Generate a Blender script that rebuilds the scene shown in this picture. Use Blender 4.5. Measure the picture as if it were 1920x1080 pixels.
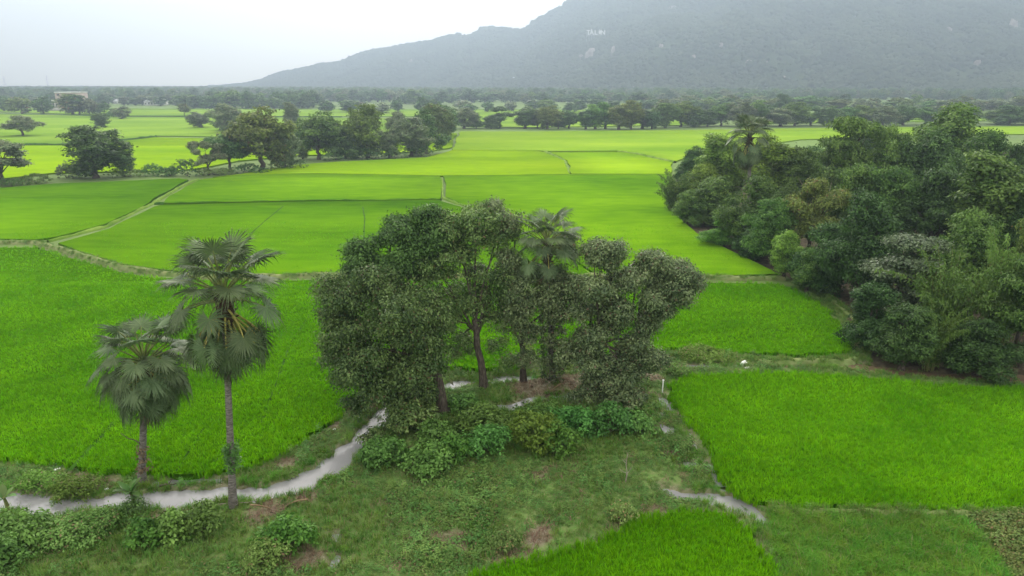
import bpy, math, random
import numpy as np
from mathutils import Vector

# ------------------------------------------------------------------ scene, camera, light
sc = bpy.context.scene
for o in list(bpy.data.objects):
    bpy.data.objects.remove(o)
COL = sc.collection
F = 1297.0
HOR = 158.0
CAMH = 22.0
PITCH = math.atan((540 - HOR) / F)
CP, SP = math.cos(PITCH), math.sin(PITCH)

cam_data = bpy.data.cameras.new('camera')
cam_data.sensor_width = 36
cam_data.lens = F / 1920 * 36
cam_data.clip_start = 0.5
cam_data.clip_end = 20000
cam = bpy.data.objects.new('camera', cam_data)
cam.location = (0, 0, CAMH)
cam.rotation_euler = (math.pi / 2 - PITCH, 0, 0)
COL.objects.link(cam)
sc.camera = cam

SUN_AZ = math.radians(-7)      # left of the viewing direction
SUN_EL = math.radians(36)
world = bpy.data.worlds.new('World')
sc.world = world
world.use_nodes = True
wn, wl = world.node_tree.nodes, world.node_tree.links
wn.clear()
sky = wn.new('ShaderNodeTexSky')
sky.sky_type = 'NISHITA'
sky.sun_disc = False
sky.sun_elevation = SUN_EL
sky.sun_rotation = SUN_AZ
sky.air_density = 1.0
sky.dust_density = 4.0
mixw = wn.new('ShaderNodeMixRGB')
mixw.inputs[0].default_value = 0.85          # thin overcast veiling the blue
mixw.inputs[2].default_value = (18.8, 17.6, 15.4, 1)
bg = wn.new('ShaderNodeBackground')
bg.inputs[1].default_value = 0.1
wo = wn.new('ShaderNodeOutputWorld')
wl.new(sky.outputs[0], mixw.inputs[1])
wl.new(mixw.outputs[0], bg.inputs[0])
wl.new(bg.outputs[0], wo.inputs[0])

sun_data = bpy.data.lights.new('sun', 'SUN')
sun_data.energy = 1.5
sun_data.angle = math.radians(10)
sun_data.color = (1.0, 0.94, 0.84)
sun = bpy.data.objects.new('sun', sun_data)
sd = Vector((math.sin(SUN_AZ) * math.cos(SUN_EL), math.cos(SUN_AZ) * math.cos(SUN_EL), math.sin(SUN_EL)))
sun.rotation_euler = sd.to_track_quat('Z', 'Y').to_euler()
COL.objects.link(sun)

sc.view_settings.view_transform = 'Standard'
sc.view_settings.look = 'None'
sc.view_settings.exposure = 0.46
sc.view_settings.gamma = 1.0
sc.view_settings.use_curve_mapping = False
sc.render.engine = 'CYCLES'
cy = sc.cycles
cy.max_bounces = 6
cy.diffuse_bounces = 3
cy.glossy_bounces = 2
cy.transmission_bounces = 3
cy.volume_bounces = 0
cy.use_adaptive_sampling = False
cy.use_denoising = True
cy.caustics_reflective = False
cy.caustics_refractive = False

HAZE_DENSITY = 0.00052
HAZE_TOP = 560.0
GROUND_FAR = 3600.0

# ------------------------------------------------------------------ pixel -> place
def ray(px, py):
    a, t = (px - 960) / F, (540 - py) / F
    return np.array([a, CP + t * SP, -SP + t * CP])

def P(px, py, z=0.0):
    r = ray(px, py)
    k = (z - CAMH) / r[2]
    return np.array([r[0] * k, r[1] * k, z])

def at(px, py, Y):
    r = ray(px, py)
    k = Y / r[1]
    return np.array([r[0] * k, Y, CAMH + r[2] * k])

def depth_at(Y, z):
    return Y * CP - (z - CAMH) * SP

def poly(pts, z=0.2):
    return np.array([P(x, y, z)[:2] for x, y in pts])

# ------------------------------------------------------------------ noise
def vnoise(x, y, s=1.0, seed=0):
    x, y = np.asarray(x, float) / s + seed * 17.31, np.asarray(y, float) / s - seed * 9.17
    ix, iy = np.floor(x), np.floor(y)
    fx, fy = x - ix, y - iy
    fx, fy = fx * fx * (3 - 2 * fx), fy * fy * (3 - 2 * fy)
    def h(a, b):
        v = np.sin(a * 127.1 + b * 311.7 + seed * 74.7) * 43758.5453
        return v - np.floor(v)
    return ((h(ix, iy) * (1 - fx) + h(ix + 1, iy) * fx) * (1 - fy)
            + (h(ix, iy + 1) * (1 - fx) + h(ix + 1, iy + 1) * fx) * fy) * 2 - 1

def fbm(x, y, s, seed=0, octv=4):
    r, a, n = 0, 1.0, 0
    for i in range(octv):
        r = r + a * vnoise(x, y, s, seed + i)
        n += a
        a *= .5
        s /= 2.1
    return r / n

# ------------------------------------------------------------------ mesh helpers
def mesh(name, v, tris=None, quads=None, mat=None, smooth=False):
    v = np.asarray(v, np.float32).reshape(-1, 3)
    m = bpy.data.meshes.new(name)
    nt = 0 if tris is None else len(tris)
    nq = 0 if quads is None else len(quads)
    m.vertices.add(len(v))
    m.vertices.foreach_set('co', v.ravel())
    loops, starts = [], []
    if nt:
        loops.append(np.asarray(tris, np.int32).ravel())
        starts.append(np.arange(nt) * 3)
    if nq:
        loops.append(np.asarray(quads, np.int32).ravel())
        starts.append(nt * 3 + np.arange(nq) * 4)
    if loops:
        lo = np.concatenate(loops).astype(np.int32)
        st = np.concatenate(starts).astype(np.int32)
        m.loops.add(len(lo))
        m.loops.foreach_set('vertex_index', lo)
        m.polygons.add(len(st))
        m.polygons.foreach_set('loop_start', st)
        if smooth:
            m.polygons.foreach_set('use_smooth', np.ones(len(st), bool))
    m.update(calc_edges=True)
    if mat:
        m.materials.append(mat)
    return m

def link(name, data, parent=None, loc=None, col=None):
    o = bpy.data.objects.new(name, data)
    (col or COL).objects.link(o)
    if parent:
        o.parent = parent
    if loc is not None:
        o.location = loc
    return o

def tag(o, label=None, cat=None, group=None, kind=None):
    if label: o['label'] = label
    if cat: o['category'] = cat
    if group: o['group'] = group
    if kind: o['kind'] = kind
    return o

def thing(name, label, cat, loc=(0, 0, 0), rz=0, group=None, scale=None):
    o = bpy.data.objects.new(name, None)
    o.empty_display_size = .3
    COL.objects.link(o)
    o.location = loc
    o.rotation_euler = (0, 0, rz)
    if scale is not None:
        o.scale = scale
    return tag(o, label, cat, group)

class MB:
    """collects numpy pieces into one mesh"""
    def __init__(s):
        s.v, s.t, s.q, s.n = [], [], [], 0
    def add(s, v, t=None, q=None):
        v = np.asarray(v, float).reshape(-1, 3)
        if t is not None and len(t): s.t.append(np.asarray(t) + s.n)
        if q is not None and len(q): s.q.append(np.asarray(q) + s.n)
        s.v.append(v)
        s.n += len(v)
    def tube(s, pts, rad, sides=7, cap=True):
        pts = np.asarray(pts, float)
        n = len(pts)
        rad = np.broadcast_to(np.asarray(rad, float), (n,))
        d = np.gradient(pts, axis=0)
        d /= np.linalg.norm(d, axis=1)[:, None] + 1e-9
        ref = np.array([0.31, 0.2, 0.93]) if abs(d[0][2]) < .9 else np.array([1, .1, 0.])
        u = np.cross(d, ref); u /= np.linalg.norm(u, axis=1)[:, None] + 1e-9
        w = np.cross(d, u)
        a = np.arange(sides) / sides * 2 * np.pi
        ring = (np.cos(a)[None, :, None] * u[:, None] + np.sin(a)[None, :, None] * w[:, None]) * rad[:, None, None] + pts[:, None]
        q = []
        for i in range(n - 1):
            for j in range(sides):
                k = (j + 1) % sides
                q.append((i * sides + j, i * sides + k, (i + 1) * sides + k, (i + 1) * sides + j))
        v = ring.reshape(-1, 3)
        t = []
        if cap:
            v = np.vstack([v, pts[-1]])
            t = [((n - 1) * sides + j, (n - 1) * sides + (j + 1) % sides, n * sides) for j in range(sides)]
        s.add(v, t, q)
    def box(s, c, sx, sy, sz, rz=0):
        c = np.asarray(c, float)
        p = np.array([[x, y, z] for z in (0, 1) for x, y in ((-.5, -.5), (.5, -.5), (.5, .5), (-.5, .5))])
        p = p * [sx, sy, sz]
        ca, sa = math.cos(rz), math.sin(rz)
        p = np.stack([p[:, 0] * ca - p[:, 1] * sa, p[:, 0] * sa + p[:, 1] * ca, p[:, 2]], 1) + c
        s.add(p, None, [(3, 2, 1, 0), (4, 5, 6, 7), (0, 1, 5, 4), (1, 2, 6, 5), (2, 3, 7, 6), (3, 0, 4, 7)])
    def mesh(s, name, mat, smooth=False):
        v = np.vstack(s.v)
        return mesh(name, v, np.vstack(s.t) if s.t else None, np.vstack(s.q) if s.q else None, mat, smooth)

# ------------------------------------------------------------------ materials
def newmat(name):
    m = bpy.data.materials.new(name)
    m.use_nodes = True
    nt = m.node_tree
    nt.nodes.clear()
    out = nt.nodes.new('ShaderNodeOutputMaterial')
    return m, nt.nodes, nt.links, out

def rgba(c): return (c[0], c[1], c[2], 1)

def leaf_mat(name, c1, c2, rough=.5, spec=.35, trans=.3, hue=0.03, dead=None, patch=None):
    m, n, l, out = newmat(name)
    g = n.new('ShaderNodeNewGeometry')
    oi = n.new('ShaderNodeObjectInfo')
    tc = n.new('ShaderNodeTexCoord')
    nz = n.new('ShaderNodeTexNoise'); nz.inputs['Scale'].default_value = .55; nz.inputs['Detail'].default_value = 3
    if patch:
        l.new(g.outputs['Position'], nz.inputs['Vector']); nz.inputs['Scale'].default_value = patch; nz.inputs['Detail'].default_value = 4
    else:
        l.new(tc.outputs['Object'], nz.inputs['Vector'])
    add = n.new('ShaderNodeMath'); add.operation = 'MULTIPLY_ADD'
    add.inputs[1].default_value = .42; l.new(g.outputs['Random Per Island'], add.inputs[0])
    sub = n.new('ShaderNodeMath'); sub.operation = 'MULTIPLY_ADD'; sub.inputs[1].default_value = 1.6; sub.inputs[2].default_value = -.58
    l.new(nz.outputs['Fac'], sub.inputs[0]); l.new(sub.outputs[0], add.inputs[2])
    ta = n.new('ShaderNodeAttribute'); ta.attribute_name = 'tone'
    ad2 = n.new('ShaderNodeMath'); ad2.operation = 'MULTIPLY_ADD'; ad2.inputs[1].default_value = .55
    l.new(ta.outputs['Fac'], ad2.inputs[0]); l.new(add.outputs[0], ad2.inputs[2])
    mix = n.new('ShaderNodeMixRGB'); mix.use_clamp = True
    l.new(ad2.outputs[0], mix.inputs[0])
    mix.inputs[1].default_value = rgba(c1); mix.inputs[2].default_value = rgba(c2)
    col = mix.outputs[0]
    if dead:
        gt = n.new('ShaderNodeMath'); gt.operation = 'GREATER_THAN'; gt.inputs[1].default_value = 1 - dead[1]
        l.new(g.outputs['Random Per Island'], gt.inputs[0])
        m2 = n.new('ShaderNodeMixRGB'); m2.inputs[2].default_value = rgba(dead[0])
        l.new(gt.outputs[0], m2.inputs[0]); l.new(col, m2.inputs[1]); col = m2.outputs[0]
    hs = n.new('ShaderNodeHueSaturation')
    mr = n.new('ShaderNodeMapRange'); mr.inputs[3].default_value = .5 - hue; mr.inputs[4].default_value = .5 + hue * .7
    l.new(oi.outputs['Random'], mr.inputs[0]); l.new(mr.outputs[0], hs.inputs['Hue'])
    mv = n.new('ShaderNodeMath'); mv.operation = 'MULTIPLY'; mv.inputs[1].default_value = 7.31
    fr = n.new('ShaderNodeMath'); fr.operation = 'FRACT'
    mr2 = n.new('ShaderNodeMapRange'); mr2.inputs[3].default_value = .8; mr2.inputs[4].default_value = 1.22
    l.new(oi.outputs['Random'], mv.inputs[0]); l.new(mv.outputs[0], fr.inputs[0]); l.new(fr.outputs[0], mr2.inputs[0])
    l.new(mr2.outputs[0], hs.inputs['Value'])
    l.new(col, hs.inputs['Color']); col = hs.outputs[0]
    b = n.new('ShaderNodeBsdfPrincipled')
    b.inputs['Roughness'].default_value = rough
    b.inputs['Specular IOR Level'].default_value = spec
    l.new(col, b.inputs['Base Color'])
    tr = n.new('ShaderNodeBsdfTranslucent')
    l.new(col, tr.inputs['Color'])
    ms = n.new('ShaderNodeMixShader'); ms.inputs[0].default_value = trans
    l.new(b.outputs[0], ms.inputs[1]); l.new(tr.outputs[0], ms.inputs[2])
    l.new(ms.outputs[0], out.inputs[0])
    return m

def simple_mat(name, c1, c2, scale=3, rough=.85, bump=.3, detail=6, coord='Object', stretch=None, spec=.08, contrast=(.35, .65)):
    m, n, l, out = newmat(name)
    tc = n.new('ShaderNodeTexCoord')
    vec = tc.outputs[coord]
    if stretch:
        mp = n.new('ShaderNodeMapping'); mp.inputs['Scale'].default_value = stretch
        l.new(vec, mp.inputs[0]); vec = mp.outputs[0]
    nz = n.new('ShaderNodeTexNoise'); nz.inputs['Scale'].default_value = scale; nz.inputs['Detail'].default_value = detail
    l.new(vec, nz.inputs['Vector'])
    mr = n.new('ShaderNodeMapRange'); mr.inputs[1].default_value, mr.inputs[2].default_value = contrast
    l.new(nz.outputs['Fac'], mr.inputs[0])
    mix = n.new('ShaderNodeMixRGB'); mix.inputs[1].default_value = rgba(c1); mix.inputs[2].default_value = rgba(c2)
    l.new(mr.outputs[0], mix.inputs[0])
    b = n.new('ShaderNodeBsdfPrincipled'); b.inputs['Roughness'].default_value = rough
    b.inputs['Specular IOR Level'].default_value = spec
    l.new(mix.outputs[0], b.inputs['Base Color'])
    if bump:
        bp = n.new('ShaderNodeBump'); bp.inputs['Strength'].default_value = bump; bp.inputs['Distance'].default_value = .1
        l.new(nz.outputs['Fac'], bp.inputs['Height']); l.new(bp.outputs[0], b.inputs['Normal'])
    l.new(b.outputs[0], out.inputs[0])
    return m

M = {}
# tree foliage
M['dark'] = leaf_mat('dark_foliage', (0.038, 0.094, 0.023), (0.121, 0.244, 0.059), .5, .22, .28, hue=.015)
M['mid'] = leaf_mat('green_foliage', (0.055, 0.134, 0.020), (0.175, 0.314, 0.058), .5, .2, .32)
M['grey'] = leaf_mat('grey_green_foliage', (0.077, 0.125, 0.052), (0.241, 0.306, 0.145), .48, .28, .28, hue=.015, dead=((.2, .17, .1), .04))
M['olive'] = leaf_mat('olive_foliage', (0.073, 0.115, 0.022), (0.203, 0.273, 0.063), .5, .2, .32, hue=.015, dead=((.2, .13, .06), .03))
M['light'] = leaf_mat('light_green_foliage', (0.078, 0.179, 0.020), (0.235, 0.414, 0.062), .5, .2, .36)
M['bamboo'] = leaf_mat('bamboo_foliage', (.055, .125, .02), (.18, .31, .065), .5, .2, .36, hue=.01)
M['fig'] = leaf_mat('fig_foliage', (0.055, 0.109, 0.027), (0.205, 0.302, 0.088), .45, .3, .28, hue=.008, dead=((.14, .1, .05), .03))
M['fig2'] = leaf_mat('broad_leaf_foliage', (0.064, 0.109, 0.041), (0.244, 0.319, 0.140), .42, .35, .25, hue=.008, dead=((.16, .11, .07), .03))
M['gdark'] = leaf_mat('deep_grove_foliage', (0.027, 0.070, 0.016), (0.088, 0.182, 0.043), .5, .2, .25, hue=.012)
M['gmid'] = leaf_mat('grove_foliage', (0.044, 0.111, 0.018), (0.150, 0.273, 0.055), .5, .2, .3, hue=.015)
M['ggrey'] = leaf_mat('silvery_grove_foliage', (0.050, 0.090, 0.035), (0.170, 0.235, 0.120), .42, .35, .25, hue=.01)
M['shrub'] = leaf_mat('shrub_leaves', (0.057, 0.152, 0.025), (0.152, 0.329, 0.069), .5, .25, .3)
M['shrub2'] = leaf_mat('light_shrub_leaves', (.07, .16, .018), (.18, .33, .045), .5, .25, .35)
M['vine'] = leaf_mat('vine_leaves', (.04, .10, .02), (.10, .22, .04), .45, .4, .3)
M['weed'] = leaf_mat('weed_leaves', (.085, .19, .038), (.20, .35, .095), .6, .15, .35, dead=((.24, .19, .1), .06), patch=.28)
M['weed2'] = leaf_mat('tall_grass_blades', (.085, .19, .025), (.19, .35, .075), .6, .12, .35, dead=((.26, .22, .12), .06), patch=.28)
M['longgrass'] = leaf_mat('long_grass_blades', (.075, .21, .014), (.19, .42, .05), .6, .12, .4, dead=((.26, .24, .12), .04), patch=.22)
M['brownweed'] = leaf_mat('seeding_weed_leaves', (.10, .165, .035), (.21, .28, .08), .6, .2, .3, dead=((.28, .2, .1), .08))
M['rice'] = leaf_mat('rice_blades', (.078, .27, .002), (.23, .52, .005), .6, .04, .45, hue=.006, patch=.16)
M['dry'] = leaf_mat('dry_straw', (.13, .09, .055), (.28, .21, .14), .8, .15, .1)
M['redleaf'] = leaf_mat('reddish_leaves', (.16, .04, .03), (.22, .12, .05), .5, .3, .2)
M['banana'] = leaf_mat('banana_leaf', (.06, .15, .03), (.12, .24, .05), .4, .4, .35)
# palms
M['frond'] = leaf_mat('palm_leaf', (0.044, 0.091, 0.029), (0.169, 0.234, 0.111), .45, .32, .18, hue=.015)
M['frond_dead'] = leaf_mat('dead_palm_leaf', (.10, .07, .05), (.22, .17, .125), .75, .2, .1)
M['petiole'] = simple_mat('palm_leaf_stalk', (.30, .29, .07), (.42, .36, .12), 4, .45, .1)
M['petiole_green'] = simple_mat('green_palm_stalk', (.11, .15, .045), (.2, .23, .08), 4, .45, .1)
M['petiole_dead'] = simple_mat('dead_palm_stalk', (.17, .12, .07), (.3, .22, .13), 4, .8, .1)
M['palm_bark'] = simple_mat('palm_bark', (.075, .066, .058), (.25, .235, .215), 3, .9, .6, stretch=(1.5, 1.5, 9))
M['heart'] = simple_mat('palm_fibre', (.035, .024, .018), (.10, .07, .05), 9, .9, .8)
M['bark'] = simple_mat('bark', (.045, .038, .03), (.13, .11, .088), 5, .9, .7, stretch=(2, 2, .6))
M['palebark'] = simple_mat('pale_bark', (.20, .17, .14), (.36, .33, .28), 5, .9, .5, stretch=(2, 2, .6))
M['twig'] = simple_mat('dry_twigs', (.2, .17, .14), (.36, .32, .27), 5, .9, .2)
M['culm'] = simple_mat('bamboo_cane', (.10, .13, .04), (.2, .2, .08), 5, .6, .1)
M['farcanopy'] = leaf_mat('far_canopy', (.015, .032, .010), (.085, .115, .055), .9, .1, .1, hue=.02, patch=.012)
M['mountain'] = simple_mat('mountain_forest_floor', (.02, .038, .014), (.06, .09, .03), .02, .95, .5, detail=12)
M['rock'] = simple_mat('granite', (.22, .19, .17), (.45, .41, .38), .12, .9, .8, detail=8)
M['white'] = simple_mat('white_paint', (.72, .72, .70), (.82, .82, .80), 2, .7, .05)
M['plastic'] = simple_mat('white_plastic', (.75, .76, .76), (.86, .87, .88), 3, .4, .3)
M['wall_pink'] = simple_mat('pinkish_render', (.40, .33, .31), (.46, .38, .35), .3, .9, .1)
M['wall_white'] = simple_mat('white_render', (.6, .6, .58), (.75, .75, .73), .3, .9, .1)
M['metalroof'] = simple_mat('pale_metal_roof', (.62, .64, .66), (.78, .8, .82), .4, .45, .1)
M['concrete'] = simple_mat('concrete', (.33, .31, .30), (.46, .44, .42), .4, .9, .2)
M['window'] = simple_mat('dark_window', (.03, .035, .04), (.05, .055, .06), 1, .2, 0)
M['steel'] = simple_mat('galvanised_steel', (.35, .36, .37), (.5, .5, .51), 2, .5, 0)
M['mud'] = simple_mat('mud', (.16, .12, .09), (.33, .27, .21), 1.2, .6, .5, coord='Object')
M['track'] = simple_mat('flattened_rice', (.018, .06, .003), (.04, .12, .005), 1.3, .9, .4)
M['bund'] = simple_mat('bund_grass', (.10, .16, .04), (.24, .27, .12), .9, .95, 1.0, detail=8)
M['bund_far'] = simple_mat('far_bund_grass', (.10, .20, .015), (.19, .29, .05), .3, .95, .4, detail=6)

# --- rice canopy: crop greens with sun and cloud shade put into the colour
def rice_mat(name, c1, c2, near):
    m, n, l, out = newmat(name)
    g = n.new('ShaderNodeNewGeometry')
    big = n.new('ShaderNodeTexNoise'); big.inputs['Scale'].default_value = .022; big.inputs['Detail'].default_value = 4
    mp = n.new('ShaderNodeMapping'); mp.inputs['Scale'].default_value = (.6, 1.6, 1); mp.inputs['Rotation'].default_value = (0, 0, .12)
    l.new(g.outputs['Position'], mp.inputs[0]); l.new(mp.outputs[0], big.inputs['Vector'])
    med = n.new('ShaderNodeTexNoise'); med.inputs['Scale'].default_value = .35; med.inputs['Detail'].default_value = 5
    l.new(mp.outputs[0], med.inputs['Vector'])
    fine = n.new('ShaderNodeTexNoise'); fine.inputs['Scale'].default_value = 5.5; fine.inputs['Detail'].default_value = 3
    l.new(g.outputs['Position'], fine.inputs['Vector'])
    a = n.new('ShaderNodeMath'); a.operation = 'MULTIPLY_ADD'; a.inputs[1].default_value = 2.2
    l.new(big.outputs['Fac'], a.inputs[0])
    b_ = n.new('ShaderNodeMath'); b_.operation = 'MULTIPLY_ADD'; b_.inputs[1].default_value = .9; b_.inputs[2].default_value = -1.2
    l.new(med.outputs['Fac'], b_.inputs[0])
    l.new(b_.outputs[0], a.inputs[2])
    c_ = n.new('ShaderNodeMath'); c_.operation = 'MULTIPLY_ADD'; c_.inputs[1].default_value = .5 if near else .3
    l.new(fine.outputs['Fac'], c_.inputs[0]); l.new(a.outputs[0], c_.inputs[2])
    mix = n.new('ShaderNodeMixRGB'); mix.use_clamp = True
    l.new(c_.outputs[0], mix.inputs[0])
    mix.inputs[1].default_value = rgba(c1); mix.inputs[2].default_value = rgba(c2)
    b = n.new('ShaderNodeBsdfPrincipled'); b.inputs['Roughness'].default_value = 1; b.inputs['Specular IOR Level'].default_value = 0
    l.new(mix.outputs[0], b.inputs['Base Color'])
    bp = n.new('ShaderNodeBump'); bp.inputs['Strength'].default_value = .6; bp.inputs['Distance'].default_value = .15
    l.new(fine.outputs['Fac'], bp.inputs['Height']); l.new(bp.outputs[0], b.inputs['Normal'])
    l.new(b.outputs[0], out.inputs[0])
    return m

def water_mat(name, c, rough):
    m, n, l, out = newmat(name)
    g = n.new('ShaderNodeNewGeometry')
    nz = n.new('ShaderNodeTexNoise'); nz.inputs['Scale'].default_value = 3.0; nz.inputs['Detail'].default_value = 4
    l.new(g.outputs['Position'], nz.inputs['Vector'])
    mix = n.new('ShaderNodeMixRGB'); mix.inputs[1].default_value = rgba([k * .8 for k in c]); mix.inputs[2].default_value = rgba([k * 1.15 for k in c])
    n2 = n.new('ShaderNodeTexNoise'); n2.inputs['Scale'].default_value = .5; n2.inputs['Detail'].default_value = 4
    l.new(g.outputs['Position'], n2.inputs['Vector']); l.new(n2.outputs['Fac'], mix.inputs[0])
    b = n.new('ShaderNodeBsdfPrincipled'); b.inputs['Roughness'].default_value = rough; b.inputs['IOR'].default_value = 1.33
    b.inputs['Specular IOR Level'].default_value = .8
    l.new(mix.outputs[0], b.inputs['Base Color'])
    bp = n.new('ShaderNodeBump'); bp.inputs['Strength'].default_value = .12; bp.inputs['Distance'].default_value = .04
    l.new(nz.outputs['Fac'], bp.inputs['Height']); l.new(bp.outputs[0], b.inputs['Normal'])
    l.new(b.outputs[0], out.inputs[0])
    return m

# ------------------------------------------------------------------ layout of the land (pixels of the photograph -> metres)
def dist_polyline(x, y, pl, w):
    """signed distance to a polyline with half widths w (negative inside)"""
    best = np.full(x.shape, 1e9)
    for i in range(len(pl) - 1):
        a, b = pl[i], pl[i + 1]
        ab = b - a
        t = np.clip(((x - a[0]) * ab[0] + (y - a[1]) * ab[1]) / (ab @ ab + 1e-9), 0, 1)
        d = np.hypot(x - a[0] - t * ab[0], y - a[1] - t * ab[1]) - (w[i] + (w[i + 1] - w[i]) * t)
        best = np.minimum(best, d)
    return best

def inside(x, y, pg):
    r = np.zeros(x.shape, bool)
    j = len(pg) - 1
    for i in range(len(pg)):
        xi, yi, xj, yj = pg[i][0], pg[i][1], pg[j][0], pg[j][1]
        c = ((yi > y) != (yj > y)) & (x < (xj - xi) * (y - yi) / (yj - yi + 1e-12) + xi)
        r ^= c
        j = i
    return r

def edge_dist(x, y, pg):
    q = np.vstack([pg, pg[:1]])
    return dist_polyline(x, y, q, np.zeros(len(q)))

def wpl(px):   # list of (x, y, halfwidth_m)
    return np.array([P(a, b, -.1)[:2] for a, b, _ in px]), np.array([c for _, _, c in px])

WATER_Z = -0.14
STREAMS = [  # polyline in pixels + half width, silt
    (wpl([(-250, 930, 1.0), (0, 938, .9), (80, 952, .95), (180, 946, .7), (260, 940, .85), (330, 934, .95), (385, 930, .7), (437, 923, .55), (490, 926, .9), (555, 910, 1.15),
          (620, 880, 1.0), (668, 835, .75), (705, 790, .7), (738, 757, .55), (800, 735, .55), (850, 722, .5)]), 'pale'),
    (wpl([(850, 720, .3), (905, 716, .5), (950, 711, .75), (985, 710, .25), (1010, 708, -.05), (1060, 702, -.1), (1100, 698, .2), (1140, 694, 0), (1200, 690, .2), (1290, 688, .3), (1360, 686, .25), (1400, 684, .2)]), 'pale'),
    (wpl([(1400, 683, .4), (1430, 681, .6), (1530, 683, .75), (1640, 692, .95), (1750, 706, .95), (1930, 713, .9), (2100, 716, .9)]), 'brown'),
    (wpl([(285, 906, .25), (330, 905, .4), (370, 903, .3), (415, 900, .2)]), 'pale'),
    (wpl([(920, 765, .1), (965, 762, .6), (990, 750, .35), (1060, 745, .3), (1140, 742, .25), (1145, 741, .1)]), 'pale'),
    (wpl([(1238, 745, .1), (1255, 765, .4), (1262, 782, .15), (1285, 800, .4), (1300, 825, .05), (1322, 860, .2), (1335, 880, .34), (1352, 912, .3)]), 'pale'),
    (wpl([(1236, 776, .6), (1248, 775, .5)]), 'pale'),
    (wpl([(1242, 806, .8), (1260, 806, .7)]), 'pale'),
    (wpl([(1282, 872, .35), (1310, 874, .45), (1340, 874, .3)]), 'pale'),
    (wpl([(1245, 915, .1), (1275, 928, .4), (1320, 932, .55), (1365, 942, .5), (1400, 958, .5), (1424, 975, .45), (1436, 995, .15)]), 'pale'),
    (wpl([(632, 1000, -.1), (636, 1020, .02), (632, 1050, .0), (622, 1078, -.1)]), 'pale'),
]

def smoothstep(a, b, x):
    t = np.clip((x - a) / (b - a), 0, 1)
    return t * t * (3 - 2 * t)

RICE = {
 'near_left': ([(-400, 478), (-150, 466), (0, 463), (75, 463), (150, 486), (230, 509), (300, 520), (400, 524), (510, 525), (600, 522), (800, 523), (1000, 524), (1320, 528), (1460, 530),
                (1500, 548), (1550, 580), (1595, 625), (1602, 652), (1585, 662), (1500, 668), (1380, 662), (1255, 655), (1150, 664), (1050, 668), (960, 690), (900, 696), (860, 690), (770, 700), (700, 716),
                (664, 738), (650, 765), (628, 790), (560, 832), (520, 855), (460, 878), (400, 888), (330, 893), (200, 889), (140, 880), (125, 874), (60, 866), (0, 864), (-300, 862)], 'A'),
 'near_right': ([(1246, 722), (1265, 709), (1300, 702), (1400, 695), (1520, 696), (1640, 706), (1760, 720), (1930, 727), (2300, 735), (2400, 960), (1930, 957), (1800, 956), (1600, 955),
                 (1500, 955), (1430, 945), (1358, 915), (1334, 865), (1304, 815), (1270, 770)], 'A'),
 'bottom': ([(820, 1110), (850, 1086), (905, 1067), (1025, 1038), (1130, 1005), (1180, 982), (1240, 962), (1290, 950), (1335, 953), (1385, 972), (1418, 1000), (1440, 1035), (1475, 1110), (1200, 1180)], 'A'),
 'west_mid': ([(-300, 372), (0, 354), (100, 346), (330, 336), (352, 338), (338, 346), (278, 381), (200, 421), (110, 446), (70, 452), (0, 451), (-300, 455)], 'B'),
 'mid': ([(108, 458.5), (205, 430), (287, 388), (300, 385), (500, 381), (820, 376.5), (868, 389), (928, 415), (1000, 447), (1105, 516), (800, 517), (600, 515), (510, 517), (380, 516), (300, 508), (230, 497), (150, 473)], 'B'),
 'mid_right': ([(832, 330), (1000, 328), (1258, 327), (1266, 350), (1268, 400), (1300, 440), (1400, 487), (1462, 517), (1320, 517), (1112, 517), (1005, 444), (932, 411), (873, 384), (836, 370)], 'C'),
 'mid_upper': ([(306, 381), (345, 352), (380, 337.5), (450, 329), (600, 326), (826, 330), (826.5, 374), (820, 375), (500, 379)], 'C'),
 'lime': ([(400, 333), (450, 327), (560, 309), (640, 304), (800, 296), (850, 282), (1000, 282.5), (1020, 286), (1058, 302), (1067, 327.5), (828, 329.8), (600, 325.7), (450, 329)], 'D'),
 'pale_centre': ([(850, 281.6), (1000, 282.2), (1028, 284), (1160, 283), (1206, 290), (1268, 303), (1330, 285), (1500, 262), (1900, 252), (2300, 250), (2300, 236), (1920, 237), (1500, 241), (1300, 244), (1000, 247), (862, 247)], 'E'),
 'lime_right': ([(1070, 327), (1064, 302), (1032, 286), (1157, 285), (1200, 292), (1262, 306), (1256, 326.8)], 'D2'),
 'far_left_lime': ([(-300, 348), (0, 336), (100, 325), (330, 320), (360, 318), (450, 302), (560, 292), (800, 285), (846, 278), (856, 250), (800, 252), (520, 262), (290, 258), (220, 266), (110, 273.5), (0, 273), (-300, 274)], 'D'),
 'far_left': ([(-400, 270), (0, 270), (110, 270.5), (220, 262.5), (290, 255), (520, 258), (640, 250), (800, 250), (835, 222), (640, 221), (340, 220), (240, 220), (0, 213), (-400, 213)], 'E2'),
 'far_left_back': ([(-500, 210), (0, 210), (240, 217), (340, 217), (640, 218), (835, 219), (870, 237), (1000, 239), (1330, 234), (1330, 207), (900, 205), (560, 205), (330, 204), (200, 203), (-500, 206)], 'E2'),
 'far_right_back': ([(1400, 232), (1920, 226), (2300, 225), (2300, 212), (1900, 214), (1420, 212)], 'E2'),
}
RICE_COL = {  # near plots darkened as cloud-shaded, middle and far ones brightened as sunlit
 'A': ((.03, .10, .002), (.08, .22, .003)),
 'B': ((.05, .15, .003), (.13, .28, .005)),
 'C': ((.058, .165, .003), (.17, .335, .006)),
 'D': ((.14, .285, .004), (.26, .41, .006)),
 'D2': ((.14, .29, .006), (.27, .43, .012)),
 'E': ((.15, .29, .015), (.27, .41, .03)),
 'E2': ((.13, .25, .025), (.25, .39, .045)),
}
RPOLY = {k: poly(v[0], .25) for k, v in RICE.items()}
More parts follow.
